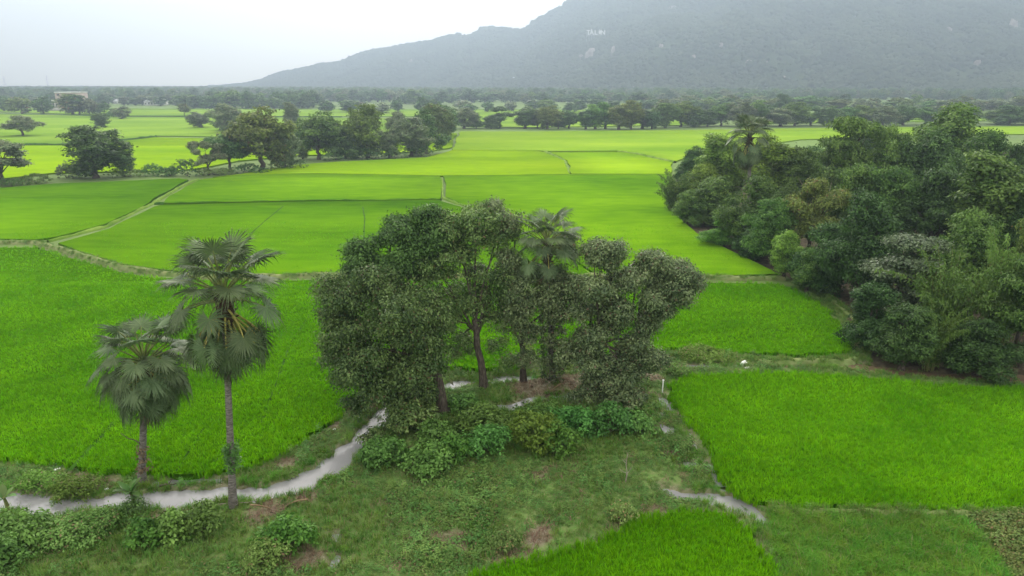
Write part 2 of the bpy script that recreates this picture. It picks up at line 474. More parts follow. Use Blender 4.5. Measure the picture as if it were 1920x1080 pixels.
FOREST = poly([(1262, 408), (1300, 442), (1400, 489), (1475, 522), (1530, 542), (1580, 585), (1618, 640), (1640, 690), (1760, 703), (2000, 712), (2600, 700), (2300, 300), (1800, 270), (1350, 300), (1262, 330)], 0)

BUNDS = [  # pixel polyline, half width, height, material
    ([(-300, 462), (0, 457), (72, 457), (150, 480), (230, 503), (300, 514), (400, 520), (510, 521), (600, 518), (800, 520), (1110, 520), (1320, 522), (1400, 524), (1470, 524)], .55, .55, 'bund'),
    ([(90, 455), (200, 426), (282, 385), (340, 350), (372, 337)], .27, .46, 'bund_far'),
    ([(290, 383), (500, 379.5), (820, 375.5), (828, 375)], .22, .44, 'track'),
    ([(829, 335), (830, 372), (870, 387), (930, 413), (1002, 445), (1108, 519)], .24, .46, 'bund_far'),
    ([(1022, 285), (1058, 301), (1068, 327)], .55, .5, 'bund_far'),
    ([(1160, 284), (1203, 291), (1265, 305)], .6, .5, 'bund_far'),
    ([(-200, 271.8), (110, 272), (220, 264.2), (292, 256.5)], .9, .7, 'track'),
    ([(-200, 211), (240, 218.5), (640, 219.5)], 1.2, .7, 'track'),
    ([(0, 950), ], 0, 0, None),
    ([(1440, 953), (1500, 961), (1600, 961), (1800, 963), (1960, 965)], .35, .28, 'bund'),
    ([(1225, 668), (1300, 672), (1400, 676), (1460, 676), (1590, 676), (1625, 660), (1605, 600), (1560, 560), (1500, 530)], .4, .22, 'bund'),
]
TRACKS = [
    [(130, 878), (165, 840), (215, 787)], [(468, 440), (500, 412), (532, 386)], [(680, 388), (684, 410), (682, 450)],
    [(490, 790), (515, 720), (545, 640), (600, 560)], [(330, 880), (380, 800)], [(0, 632), (90, 600), (200, 545)],
    [(960, 585), (975, 620), (1000, 665)],
]
TRACK_W = [.16, .1, .1, .08, .07, .07, .35]
TPL = [np.array([P(a, b, .4)[:2] for a, b in t]) for t in TRACKS]

def masks(x, y):
    """fields of the ground: water distance, rice distance (neg inside), forest"""
    wob = .28 * vnoise(x, y, 1.1, 3) + .14 * vnoise(x, y, .45, 4)
    wd = np.full(x.shape, 1e9)
    for (pl, w), _ in STREAMS:
        lo, hi = pl.min(0) - 12, pl.max(0) + 12
        s = (x > lo[0]) & (x < hi[0]) & (y > lo[1]) & (y < hi[1])
        if s.any():
            wd[s] = np.minimum(wd[s], dist_polyline(x[s], y[s], pl, w))
    wd = wd + wob * np.where(wd < 1.2, 1, 0) * 1.25
    rd = np.full(x.shape, 1e9)
    for k in ('near_left', 'near_right', 'bottom'):
        pg = RPOLY[k]
        ins = inside(x, y, pg)
        lo, hi = pg.min(0) - 6, pg.max(0) + 6
        s = (x > lo[0]) & (x < hi[0]) & (y > lo[1]) & (y < hi[1])
        d = np.full(x.shape, 1e9)
        d[s] = edge_dist(x[s], y[s], pg)
        rd = np.minimum(rd, np.where(ins, -d, d))
    return wd, rd

# ------------------------------------------------------------------ GROUND SHEET
def axis_pts():
    ys = [4.0]
    while ys[-1] < GROUND_FAR:
        y = ys[-1]
        ys.append(y + (.5 if y < 20 else max(.22, .0085 * y) if y < 130 else .04 * y))
    xs = [0.0]
    while xs[-1] < GROUND_FAR:
        x = xs[-1]
        xs.append(x + (.26 if x < 27 else min(.26 + (x - 27) * .03, 400)))
    xs = np.array(xs)
    return np.concatenate([-xs[:0:-1], xs]), np.concatenate([[-GROUND_FAR / 4, -600, -150, -40, -10], np.array(ys)])

gx, gy = axis_pts()
GX, GY = np.meshgrid(gx, gy)
X, Y = GX.ravel(), GY.ravel()
wd, rd = masks(X, Y)
near = (Y > 10) & (Y < 130) & (np.abs(X) < 90)
Z = np.where(near, .05 * fbm(X, Y, 2.3, 11) + .07 * fbm(X, Y, 9, 12), 0)
# mounded rough ground in front, away from the paddies
mound = smoothstep(0, 3, rd) * smoothstep(.2, 2.5, wd) * near
Z += mound * (.12 + .14 * fbm(X, Y, 5, 21))
Z = np.where(rd < 0, -.02, Z)
Z += -.5 * (1 - smoothstep(-.5, .22, wd)) + .05 * np.exp(-((wd - .5) / .4) ** 2)
forest = inside(X, Y, FOREST)
gm = mesh('ground', np.stack([X, Y, Z], 1),
          quads=(lambda nx, ny: np.stack([(np.arange(ny - 1)[:, None] * nx + np.arange(nx - 1)[None]).ravel() + k for k in (0, 1, nx + 1, nx)], 1))(len(gx), len(gy)), smooth=True)
bare_spots = [(1010, 1010, 1.1, 1), (845, 1018, 1.3, .6), (580, 1050, 1.2, .9), (960, 1055, 1.2, .6), (1262, 850, .8, .8), (1180, 740, 1.8, .9), (1255, 775, .9, 1), (1010, 895, .8, .6),
              (160, 893, 1.2, .8), (200, 905, .8, .7), (540, 868, .9, .9), (625, 800, .8, .9), (690, 765, .9, .8), (320, 962, .9, .9), (500, 960, 1.3, .8), (580, 935, .8, .7),
              (1225, 965, 1.1, .8), (1160, 985, .8, .6), (1240, 745, .6, .9), (1100, 720, 3, .9), (1000, 725, 2.5, .9), (1215, 705, 1.3, .9), (1300, 800, .6, .7), (1000, 835, .9, .3), (1590, 575, 1.5, .7), (1625, 650, 1.2, .8), (360, 340, 2.0, .8)]
dirt = .75 * (1 - smoothstep(.0, .55, wd))
for a, b, r, k in bare_spots:
    p = P(a, b)
    d = np.hypot(X - p[0], (Y - p[1])) + .5 * vnoise(X, Y, .8, 9)
    dirt = np.maximum(dirt, k * (1 - smoothstep(r * .4, r, d)))
dirt = np.maximum(dirt, .7 * (rd > 0) * (1 - smoothstep(.1, .5, rd + .2 * vnoise(X, Y, .7, 5))))
at_ = gm.attributes.new('dirt', 'FLOAT', 'POINT'); at_.data.foreach_set('value', np.clip(dirt, 0, 1).astype(np.float32))
at_ = gm.attributes.new('litter', 'FLOAT', 'POINT'); at_.data.foreach_set('value', forest.astype(np.float32))

def ground_mat():
    m, n, l, out = newmat('ground')
    g = n.new('ShaderNodeNewGeometry')
    def noise(s, d=5):
        z = n.new('ShaderNodeTexNoise'); z.inputs['Scale'].default_value = s; z.inputs['Detail'].default_value = d
        l.new(g.outputs['Position'], z.inputs['Vector']); return z.outputs['Fac']
    def mixc(f, a, b):
        x = n.new('ShaderNodeMixRGB'); x.use_clamp = True
        for s_, v_ in ((0, f), (1, a), (2, b)):
            if isinstance(v_, tuple): x.inputs[s_].default_value = rgba(v_)
            else: l.new(v_, x.inputs[s_])
        return x.outputs[0]
    def rng_(v, a, b):
        x = n.new('ShaderNodeMapRange'); x.inputs[1].default_value = a; x.inputs[2].default_value = b; l.new(v, x.inputs[0]); return x.outputs[0]
    grass = mixc(rng_(noise(.25), .35, .65), (.07, .15, .03), (.13, .23, .06))
    grass = mixc(rng_(noise(6), .35, .7), grass, (.15, .17, .07))
    far = n.new('ShaderNodeTexNoise'); far.inputs['Scale'].default_value = .004; far.inputs['Detail'].default_value = 5
    l.new(g.outputs['Position'], far.inputs['Vector'])
    grass = mixc(rng_(far.outputs['Fac'], .4, .75), grass, (.16, .27, .05))
    soil = mixc(rng_(noise(3.2), .35, .65), (.10, .085, .055), (.26, .225, .165))
    at1 = n.new('ShaderNodeAttribute'); at1.attribute_name = 'dirt'
    at2 = n.new('ShaderNodeAttribute'); at2.attribute_name = 'litter'
    c = mixc(at1.outputs['Fac'], grass, soil)
    litter = mixc(rng_(noise(1.5), .35, .65), (.04, .032, .022), (.10, .085, .05))
    c = mixc(at2.outputs['Fac'], c, litter)
    b = n.new('ShaderNodeBsdfPrincipled'); b.inputs['Roughness'].default_value = .95; b.inputs['Specular IOR Level'].default_value = .15
    l.new(c, b.inputs['Base Color'])
    bp = n.new('ShaderNodeBump'); bp.inputs['Strength'].default_value = .7; bp.inputs['Distance'].default_value = .08
    l.new(noise(5, 8), bp.inputs['Height']); l.new(bp.outputs[0], b.inputs['Normal'])
    l.new(b.outputs[0], out.inputs[0])
    return m
gm.materials.append(ground_mat())
tag(link('ground', gm), 'flat land with rough grass, mud banks and forest floor', kind='structure')

def ground_z(x, y):
    """height of the ground sheet (bilinear)"""
    x, y = np.asarray(x, float), np.asarray(y, float)
    ix = np.clip(np.searchsorted(gx, x) - 1, 0, len(gx) - 2); iy = np.clip(np.searchsorted(gy, y) - 1, 0, len(gy) - 2)
    fx = (x - gx[ix]) / (gx[ix + 1] - gx[ix]); fy = (y - gy[iy]) / (gy[iy + 1] - gy[iy])
    Zg = Z.reshape(len(gy), len(gx))
    return (Zg[iy, ix] * (1 - fx) + Zg[iy, ix + 1] * fx) * (1 - fy) + (Zg[iy + 1, ix] * (1 - fx) + Zg[iy + 1, ix + 1] * fx) * fy

def GP(px, py):
    p = P(px, py); z = float(ground_z(p[0], p[1])); p = P(px, py, z); return np.array([p[0], p[1], float(ground_z(p[0], p[1]))])

# water
def strip(pl, w, z, prof=None, extra=1.0):
    """ribbon along polyline; prof = list of (offset fraction, dz)"""
    pl = np.asarray(pl); n = len(pl)
    # resample
    seg = np.hypot(*np.diff(pl, axis=0).T); s = np.concatenate([[0], np.cumsum(seg)])
    step = max(.5, s[-1] / 160)
    t = np.linspace(0, s[-1], max(int(s[-1] / step), 3))
    px_, py_ = np.interp(t, s, pl[:, 0]), np.interp(t, s, pl[:, 1])
    ww = np.interp(t, s, np.broadcast_to(w, (n,)))
    d = np.stack([np.gradient(px_), np.gradient(py_)], 1); d /= np.linalg.norm(d, axis=1)[:, None] + 1e-9
    nr = np.stack([-d[:, 1], d[:, 0]], 1)
    prof = prof or [(-1, 0), (1, 0)]
    k = len(prof)
    V = np.zeros((len(t), k, 3))
    for j, (o, dz) in enumerate(prof):
        jit = 1 + .3 * vnoise(px_, py_, 1.3, 40 + j) if extra > 0 else 1
        V[:, j, 0] = px_ + nr[:, 0] * o * ww * jit; V[:, j, 1] = py_ + nr[:, 1] * o * ww * jit
        V[:, j, 2] = z + dz * (1 + .35 * vnoise(px_, py_, 1.7, 50 + j))
    q = [(i * k + j, i * k + j + 1, (i + 1) * k + j + 1, (i + 1) * k + j) for i in range(len(t) - 1) for j in range(k - 1)]
    return V.reshape(-1, 3), q

WM = {'pale': water_mat('pale_silty_water', (.25, .25, .26), .03), 'brown': water_mat('brown_silty_water', (.15, .105, .07), .1)}
for kind_, nm in (('pale', 'stream_water'), ('brown', 'ditch_water')):
    mb = MB()
    for i, ((pl, w), k) in enumerate(STREAMS):
        if k != kind_: continue
        v, q = strip(pl, w + .75, WATER_Z - .0005 * i, extra=0)
        mb.add(v, None, q)
    tag(link(nm, mb.mesh(nm, WM[kind_])), 'silty irrigation water winding between the paddies' if kind_ == 'pale' else 'brown ditch water in front of the dark grove', kind='structure')

# rice canopy slabs
from mathutils.geometry import tessellate_polygon
for k, (pts, cc) in RICE.items():
    pg = RPOLY[k]
    nearf = cc in 'AB'
    res = []
    for i in range(len(pg)):
        a, b = pg[i], pg[(i + 1) % len(pg)]
        L = np.hypot(*(b - a)); stepl = .5 if cc == 'A' else 4
        nseg = max(1, min(int(L / stepl), 200))
        for j in range(nseg):
            res.append(a + (b - a) * j / nseg)
    res = np.array(res)
    amp = .3 if cc == 'A' else .7
    if cc == 'A':
        d_ = np.roll(res, -1, 0) - np.roll(res, 1, 0); d_ /= np.hypot(*d_.T)[:, None] + 1e-9
        nn_ = np.stack([-d_[:, 1], d_[:, 0]], 1)
        q_ = res + nn_ * .1
        sg = np.where(inside(q_[:, 0], q_[:, 1], pg), 1, -1)[:, None]
        res = res + nn_ * sg * .42
    res = res + np.stack([vnoise(res[:, 0], res[:, 1], 1.1 if cc == 'A' else 9, 61), vnoise(res[:, 0], res[:, 1], 1.1 if cc == 'A' else 9, 62)], 1) * amp
    top = .25 if cc == 'A' else .42
    n_ = len(res)
    tri = tessellate_polygon([[Vector((p[0], p[1], 0)) for p in res]])
    v = np.vstack([np.c_[res, np.full(n_, top)], np.c_[res, np.full(n_, -.3)]])
    q = [(i, (i + 1) % n_, n_ + (i + 1) % n_, n_ + i) for i in range(n_)]
    key = 'rice' + cc
    if key not in M: M[key] = rice_mat('rice_canopy_' + {'A': 'deep_green', 'B': 'green', 'C': 'fresh_green', 'D': 'lime', 'D2': 'soft_lime', 'E': 'pale_lime', 'E2': 'pale_green'}[cc], *RICE_COL[cc], cc == 'A')
    tag(link('rice_field', mesh('rice_field', v, tri, q, M[key])), 'flooded rice paddy with an even green canopy', kind='structure')

for bpts, bw, bh, bm in BUNDS:
    if bm is None: continue
    pl = np.array([P(a, b, .1)[:2] for a, b in bpts])
    v, q = strip(pl, bw, 0, [(-1.25, -.25), (-.75, bh * .7), (-.2, bh), (.35, bh * .95), (.8, bh * .65), (1.25, -.25)])
    tag(link('field_bund', mesh('field_bund', v, None, q, M[bm], True)), 'low grassy earth bund between paddies', kind='structure')
for tp, tw in zip(TPL, TRACK_W):
    v, q = strip(tp, tw, .435 if tp[:, 1].mean() >75 else .262)
    tag(link('trodden_track', mesh('trodden_track', v, None, q, M['track'] if tw < .3 else M['bund_far'])), 'faint trodden line through the rice', kind='structure')

# ------------------------------------------------------------------ scatter with geometry nodes
def proto_collection(name, meshes):
    c = bpy.data.collections.new(name)
    for i, m in enumerate(meshes):
        o = bpy.data.objects.new('%s_%02d' % (name, i), m)
        c.objects.link(o)
    return c

def scatter(name, label, pts, col, scl, rot=None, npick=None, seed=0, zs=None):
    r = np.random.default_rng(seed)
    n = len(pts)
    me = bpy.data.meshes.new(name)
    me.vertices.add(n); me.vertices.foreach_set('co', np.asarray(pts, np.float32).ravel())
    if rot is None:
        rot = np.stack([r.normal(0, .12, n), r.normal(0, .12, n), r.uniform(0, 6.28, n)], 1)
    if np.ndim(scl) == 1:
        scl = np.repeat(np.asarray(scl)[:, None], 3, 1)
    a = me.attributes.new('rot', 'FLOAT_VECTOR', 'POINT'); a.data.foreach_set('vector', rot.astype(np.float32).ravel())
    a = me.attributes.new('scl', 'FLOAT_VECTOR', 'POINT'); a.data.foreach_set('vector', scl.astype(np.float32).ravel())
    a = me.attributes.new('pick', 'INT', 'POINT'); a.data.foreach_set('value', r.integers(0, len(col.objects), n).astype(np.int32))
    o = link(name, me)
    ng = bpy.data.node_groups.new(name, 'GeometryNodeTree')
    ng.interface.new_socket('Geometry', in_out='INPUT', socket_type='NodeSocketGeometry')
    ng.interface.new_socket('Geometry', in_out='OUTPUT', socket_type='NodeSocketGeometry')
    N, L = ng.nodes, ng.links
    gi, go = N.new('NodeGroupInput'), N.new('NodeGroupOutput')
    ci = N.new('GeometryNodeCollectionInfo'); ci.inputs[0].default_value = col; ci.inputs[1].default_value = True; ci.inputs[2].default_value = True
    ip = N.new('GeometryNodeInstanceOnPoints'); ip.inputs['Pick Instance'].default_value = True
    def attr(nm, ty):
        x = N.new('GeometryNodeInputNamedAttribute'); x.data_type = ty; x.inputs[0].default_value = nm; return x.outputs[0]
    er = N.new('FunctionNodeEulerToRotation')
    L.new(attr('rot', 'FLOAT_VECTOR'), er.inputs[0])
    L.new(gi.outputs[0], ip.inputs['Points']); L.new(ci.outputs[0], ip.inputs['Instance'])
    L.new(er.outputs[0], ip.inputs['Rotation']); L.new(attr('scl', 'FLOAT_VECTOR'), ip.inputs['Scale'])
    L.new(attr('pick', 'INT'), ip.inputs['Instance Index'])
    L.new(ip.outputs[0], go.inputs[0])
    md = o.modifiers.new('scatter', 'NODES'); md.node_group = ng
    return tag(o, label, kind='stuff')

def blades(n, h, spread, width, seed, lean=.35, mat=None, curl=.5):
    r = np.random.default_rng(seed)
    mb = MB()
    for i in range(n):
        a = r.uniform(0, 6.28); d = np.array([math.cos(a), math.sin(a), 0]); s = np.array([-d[1], d[0], 0])
        b0 = np.array([*(r.normal(0, spread * .4, 2)), 0.])
        hh = h * r.uniform(.7, 1.1); ln = lean * r.uniform(.3, 1.3) * hh; w = width * r.uniform(.7, 1.2)
        p1 = b0 + d * ln * .35 + [0, 0, hh * .6]; p2 = b0 + d * ln + [0, 0, hh * (1 - curl * .12)]
        mb.add([b0 - s * w * .4, b0 + s * w * .4, p1 - s * w * .5, p1 + s * w * .5, p2], [(2, 3, 4)], [(0, 1, 3, 2)])
    return mb.mesh('blades', mat)

def leaf_batch(C, N, T, ln, wd_, fold=.15):
    """C centres, N normals, T tip directions -> folded leaf of 2 triangles"""
    T = T - N * np.sum(T * N, 1)[:, None]
    T /= np.linalg.norm(T, axis=1)[:, None] + 1e-9
    S = np.cross(N, T)
    ln = np.asarray(ln)[:, None] if np.ndim(ln) else ln
    wd_ = np.asarray(wd_)[:, None] if np.ndim(wd_) else wd_
    b = C - T * ln * .5; t = C + T * ln * .5
    l_ = C - S * wd_ * .5 + N * wd_ * fold - T * ln * .06; r_ = C + S * wd_ * .5 + N * wd_ * fold - T * ln * .06
    n = len(C)
    V = np.stack([b, r_, t, l_], 1).reshape(-1, 3)
    i = np.arange(n)[:, None] * 4
    return V, np.concatenate([i + [0, 1, 2], i + [0, 2, 3]])

def unit(v): return v / (np.linalg.norm(v, axis=-1, keepdims=True) + 1e-9)

def crown(lobes, n, ll, lw, seed, mat, clump=.45, droop=.3, inner=.25, per=14, upb=.35, name='crown', low=.55):
    """leafy crown: leaves in twig clumps on and inside ellipsoid lobes (x,y,z,rx,ry,rz)"""
    r = np.random.default_rng(seed)
    lobes = np.asarray(lobes, float)
    area = (lobes[:, 3] * lobes[:, 4] + lobes[:, 3] * lobes[:, 5] + lobes[:, 4] * lobes[:, 5]); pr = area / area.sum()
    k = max(n // per, 1)
    li = r.choice(len(lobes), k, p=pr)
    d = unit(r.normal(size=(k, 3)))
    flip = (d[:, 2] < -.2) & (r.random(k) > low); d[flip, 2] *= -1
    rad = np.where(r.random(k) < inner, r.uniform(.3, .85, k), r.uniform(.82, 1.1, k))
    L = lobes[li]
    bump = 1 + .16 * np.sin(d[:, 0] * 7 + li * 2.1) * np.cos(d[:, 1] * 6 + d[:, 2] * 5)
    c = L[:, :3] + d * L[:, 3:] * (rad * bump)[:, None]
    # drop clumps deep inside other lobes
    keep = np.ones(k, bool)
    for L2 in lobes:
        keep &= ~((np.sum(((c - L2[:3]) / L2[3:]) ** 2, 1) < .42) & (r.random(k) < .75))
    c, d = c[keep], d[keep]; k = len(c)
    per = max(int(round(n / k)), 3)
    C = np.repeat(c, per, 0); D = np.repeat(d, per, 0); m = len(C)
    off = r.normal(0, 1, (m, 3)) * [clump, clump, clump * .6]
    C = C + off
    C[:, 2] -= droop * np.abs(r.normal(0, .35, m))
    N = unit(D * .6 + off * .35 / clump + r.normal(0, .55, (m, 3)) + [0, 0, upb])
    T = unit(off / clump + D * .5 + r.normal(0, .4, (m, 3)) + [0, 0, -droop])
    s = r.uniform(.65, 1.25, m)
    V, t = leaf_batch(C, N, T, ll * s, lw * s)
    me = mesh(name, V, t, None, mat)
    tone = np.repeat(np.repeat(r.normal(0, .55, k), per), 4)
    q = me.attributes.new('tone', 'FLOAT', 'POINT'); q.data.foreach_set('value', tone.astype(np.float32))
    return me

def limbs(base, fork, lobes, r0, seed, mat, name='trunk', wob=.25, sides=7, nmax=12, lean=(0, 0), spread_mid=.5):
    r = np.random.default_rng(seed)
    mb = MB()
    base, fork = np.asarray(base, float), np.asarray(fork, float)
    n = 6
    t = np.linspace(0, 1, n)[:, None]
    p = base + (fork - base) * t
    p[1:-1, :2] += r.normal(0, wob * .3, (n - 2, 2))
    rr = r0 * np.interp(t[:, 0], [0, .08, .25, 1], [1.45, 1.1, .95, .72])
    p[0, 2] -= .3
    mb.tube(p, rr, sides + 2)
    lb = np.asarray(lobes)[:nmax]
    for L in lb:
        e = L[:3] + [0, 0, L[5] * .15]
        st = fork - (fork - base) * r.uniform(0, .25)
        mid = st + (e - st) * spread_mid + [0, 0, .12 * np.linalg.norm(e - st)] + r.normal(0, wob, 3)
        tt = np.linspace(0, 1, 7)[:, None]
        q = (1 - tt) ** 2 * st + 2 * tt * (1 - tt) * mid + tt ** 2 * e
        q[1:-1] += r.normal(0, wob * .25, (5, 3))
        k = r0 * r.uniform(.32, .5)
        mb.tube(q, np.linspace(k, k * .25, 7), max(sides - 2, 4))
        for _ in range(2):
            j = r.integers(3, 6)
            e2 = L[:3] + unit(r.normal(size=3)) * L[3:] * .7
            mb.tube(np.array([q[j], (q[j] + e2) / 2 + r.normal(0, wob * .4, 3), e2]), [k * .4, k * .25, k * .1], 4)
    return mb.mesh(name, mat, True)

# ------------------------------------------------------------------ near rice plants and weeds
rg = np.random.default_rng(5)
rice_col = proto_collection('rice_clump', [blades(15, .56, .15, .036, 100 + i, .38, M['rice']) for i in range(5)])
tuft_col = proto_collection('grass_tuft', [blades(24, .4, .22, .022, 200 + i, .7, M['weed2'], 1.2) for i in range(4)])
tallgrass_col = proto_collection('tall_grass_tuft', [blades(34, .55, .34, .02, 220 + i, .8, M['longgrass'], 1.6) for i in range(4)])
def weed_plant(seed, mat, n=84, h=.26, rad=.34, ll=.10):
    r = np.random.default_rng(seed)
    d = unit(r.normal(size=(n, 3))); d[:, 2] = np.abs(d[:, 2])
    c = d * [rad, rad, h] * r.uniform(.5, 1.1, (n, 1))
    V, t = leaf_batch(c, unit(d + r.normal(0, .45, (n, 3)) + [0, 0, .6]), unit(d + r.normal(0, .5, (n, 3))), ll * r.uniform(.6, 1.2, n), ll * .55 * r.uniform(.7, 1.2, n))
    return mesh('weed', V, t, None, mat)
weed_col = proto_collection('weed_plant', [weed_plant(300 + i, M['weed']) for i in range(4)] + [weed_plant(310, M['weed'], 60, .5, .25, .10)])
brown_col = proto_collection('seeding_weed', [weed_plant(330 + i, M['brownweed'], 60, .55, .35, .14) for i in range(3)])
dry_col = proto_collection('dry_straw_tuft', [blades(14, .22, .3, .03, 340 + i, 1.6, M['dry'], 2) for i in range(3)])

def grid_pts(x0, x1, y0, y1, s, jit=.5):
    xx, yy = np.meshgrid(np.arange(x0, x1, s), np.arange(y0, y1, s))
    n = xx.size
    return xx.ravel() + rg.uniform(-jit, jit, n) * s, yy.ravel() + rg.uniform(-jit, jit, n) * s

def in_view(x, y, z=.2, m=90):
    d = depth_at(y, z); px = 960 + F * x / d; py = 540 - F * (y * SP + (z - CAMH) * CP) / d
    return (px > -m) & (px < 1920 + m) & (py < 1080 + m)

# rice plants, thinning with distance
rp, rs = [], []
for (y0, y1, s, sc_) in ((18, 34, .205, .9), (34, 50, .25, 1.0), (50, 75, .34, 1.15), (75, 112, .6, 1.35)):
    x, y = grid_pts(-75, 75, y0, y1, s)
    ok = in_view(x, y)
    x, y = x[ok], y[ok]
    ins = np.zeros(x.shape, bool); edge = np.full(x.shape, 9.)
    for k in ('near_left', 'near_right', 'bottom', 'mid', 'mid_right', 'west_mid'):
        i_ = inside(x + .32 * vnoise(x, y, .9, 63) + .15 * vnoise(x, y, .3, 65), y + .32 * vnoise(x, y, .9, 64), RPOLY[k]); ins |= i_
    for tp, tw in zip(TPL, TRACK_W):
        ins &= (dist_polyline(x, y, tp, np.full(len(tp), tw)) > 0) | (rg.random(x.shape) < .35)
    thin = rg.random(x.shape) < (1 if y1 < 80 else .9)
    ins &= thin
    x, y = x[ins], y[ins]
    zz = np.full(x.shape, .0)
    hn = 1 + .2 * fbm(x, y, 3.5, 71) + .12 * vnoise(x, y, .8, 72)
    rp.append(np.stack([x, y, zz], 1)); rs.append(np.stack([np.full(x.shape, sc_), np.full(x.shape, sc_), (.95 if y1 < 60 else .98) * hn], 1))
rp, rs = np.vstack(rp), np.vstack(rs)
scatter('rice_plants', 'dense young rice plants standing in the near paddies', rp, rice_col, rs, seed=2)
print('rice', len(rp))

# weeds over the rough ground
x, y = grid_pts(-60, 60, 15, 75, .26)
ok = in_view(x, y); x, y = x[ok], y[ok]
wd_, rd_ = masks(x, y)
fo = inside(x, y, FOREST)
dirtv = np.zeros(x.shape)
for a, b, r_, k in bare_spots:
    p = P(a, b); dirtv = np.maximum(dirtv, k * (1 - smoothstep(r_ * .5, r_ * 1.05, np.hypot(x - p[0], y - p[1]) + .4 * vnoise(x, y, .8, 9))))
base_ok = (wd_ > .06) & (rd_ > -.1) & ~fo & (rg.random(x.shape) > dirtv * 1.15) & ((y < 60) | (rd_ < 2.5))
tallm = inside(x, y, poly([(1440, 965), (1800, 968), (1905, 1100), (1440, 1180), (1470, 1080), (1440, 1010)], 0))
brownm = inside(x, y, poly([(1800, 972), (1960, 968), (2100, 1200), (1920, 1120), (1850, 1000)], 0))
patch = fbm(x, y, 4.5, 81, 3)
sel = base_ok & ~tallm & ~brownm
pz = lambda x, y: np.stack([x, y, ground_z(x, y) - .03], 1)
u = rg.random(x.shape)
thin_ = fbm(x, y, 3.1, 86, 3) > .3
sel &= ~thin_ | (rg.random(x.shape) < .8)
w_ = sel & (patch < .02 + .5 * (u - .4)) & (u < .85)
scatter('low_weeds', 'low creeping weeds over the rough bank', pz(x[w_], y[w_]), weed_col, rg.uniform(.55, 1.2, w_.sum()) * np.clip(1 + 1.0 * fbm(x[w_], y[w_], 2.2, 83, 3), .5, 2.2), seed=3)
t_ = sel & ~w_ & (u < .95)
scatter('bank_grass', 'tufts of grass on the banks and bunds', pz(x[t_], y[t_]), tuft_col, rg.uniform(.6, 1.15, t_.sum()), seed=4)
e_ = (wd_ > -.18) & (wd_ < .42) & (rd_ > .1) & ~fo & (u < .62) & (fbm(x, y, 1.6, 85, 2) > -.25)
scatter('waterside_grass', 'grass leaning over the water from both banks', pz(x[e_], y[e_]), tallgrass_col, rg.uniform(.45, 1.0, e_.sum()), seed=14)
f_ = (wd_ < -.1) & (fbm(x, y, 1.3, 88, 2) > .34) & (u < .5)
scatter('water_weeds', 'weeds standing in the shallow stream', np.stack([x[f_], y[f_], np.full(f_.sum(), WATER_Z - .06)], 1), tuft_col, rg.uniform(.4, .8, f_.sum()), seed=15)
g_ = base_ok & tallm
scatter('long_grass', 'long tangled grass in front of the right paddy', pz(x[g_], y[g_]), tallgrass_col, rg.uniform(.7, 1.2, g_.sum()), seed=5)
b_ = base_ok & brownm
scatter('seeding_weeds', 'yellowish seeding weeds at the right corner', pz(x[b_], y[b_]), brown_col, rg.uniform(.8, 1.3, b_.sum()), seed=6)
dsel = (wd_ > .1) & (rd_ > .05) & ((dirtv > .25) | ((y < 45) & (rg.random(x.shape) < .25) & (fbm(x, y, 2.7, 87, 2) > .2))) & ~fo & (u < .55)
scatter('dry_straw', 'dry straw and dead stems on bare mud', pz(x[dsel], y[dsel]), dry_col, rg.uniform(.6, 1.3, dsel.sum()), seed=7)
print('weeds', w_.sum(), t_.sum(), g_.sum(), b_.sum(), dsel.sum())
# grass along the visible bunds
bx, by, bz = [], [], []
for bpts, bw, bh, bm in BUNDS:
    if bm != 'bund': continue
    pl = np.array([P(a, b, .1)[:2] for a, b in bpts])
    seg = np.hypot(*np.diff(pl, axis=0).T); s = np.concatenate([[0], np.cumsum(seg)])
    n_ = int(s[-1] * 9); t = rg.uniform(0, s[-1], n_)
    bx.append(np.interp(t, s, pl[:, 0]) + rg.normal(0, bw * .55, n_)); by.append(np.interp(t, s, pl[:, 1]) + rg.normal(0, bw * .55, n_)); bz.append(np.full(n_, bh * .55))
bx, by, bz = map(np.concatenate, (bx, by, bz))
scatter('bund_grass', 'rough grass growing along the bunds', np.stack([bx, by, bz], 1), tuft_col, rg.uniform(.7, 1.3, len(bx)), seed=8)

# ------------------------------------------------------------------ MOUNTAIN
ridge_px = [(250, 172), (380, 166), (470, 158), (500, 147), (540, 134), (575, 129), (600, 123), (640, 119), (660, 108), (700, 97), (760, 84), (810, 80), (835, 72), (860, 65), (880, 68), (905, 56), (930, 54), (980, 58), (1010, 38),
            (1040, 20), (1075, 0), (1120, -26), (1200, -62), (1320, -92), (1450, -104), (1600, -100), (1750, -78), (1900, -50), (2100, 0), (2400, 80), (2700, 150)]
RA = np.array([ray(a, b)[0] / ray(a, b)[1] for a, b in ridge_px]); RE = np.array([ray(a, b)[2] / ray(a, b)[1] for a, b in ridge_px])
def yb_of(a): return np.interp(a, [-.6, -.3, -.05, .1, .35, .7, 1.3], [2700, 2300, 1800, 1500, 1300, 1250, 1350])
def mtn(a, Yv):
    yb = yb_of(a); yr = yb + np.interp(a, [-.4, 0, .3], [500, 800, 850])
    zr = CAMH + np.interp(a, RA, RE) * yr
    t = (Yv - yb) / (yr - yb)
    x = a * Yv
    up = zr * np.clip(t, 0, 1) ** 1.25
    # benches and gullies, fading out at the skyline
    env = np.clip(t, 0, 1) * np.clip(1 - t, 0, 1) * 4
    h = up + env * np.clip(zr, 20, 500) * .24 * fbm(x, Yv, 330, 31, 5) + np.clip(t * 3, 0, 1) * 7 * fbm(x, Yv, 70, 35, 3) * np.where(t > .97, .4, 1)
    h = np.where(t > 1, zr - (t - 1) * zr * .9, h)
    return np.where(t < 0, -4 + t * 5, h)
na, nr_ = 520, 150
av = np.linspace(-.62, 1.35, na)
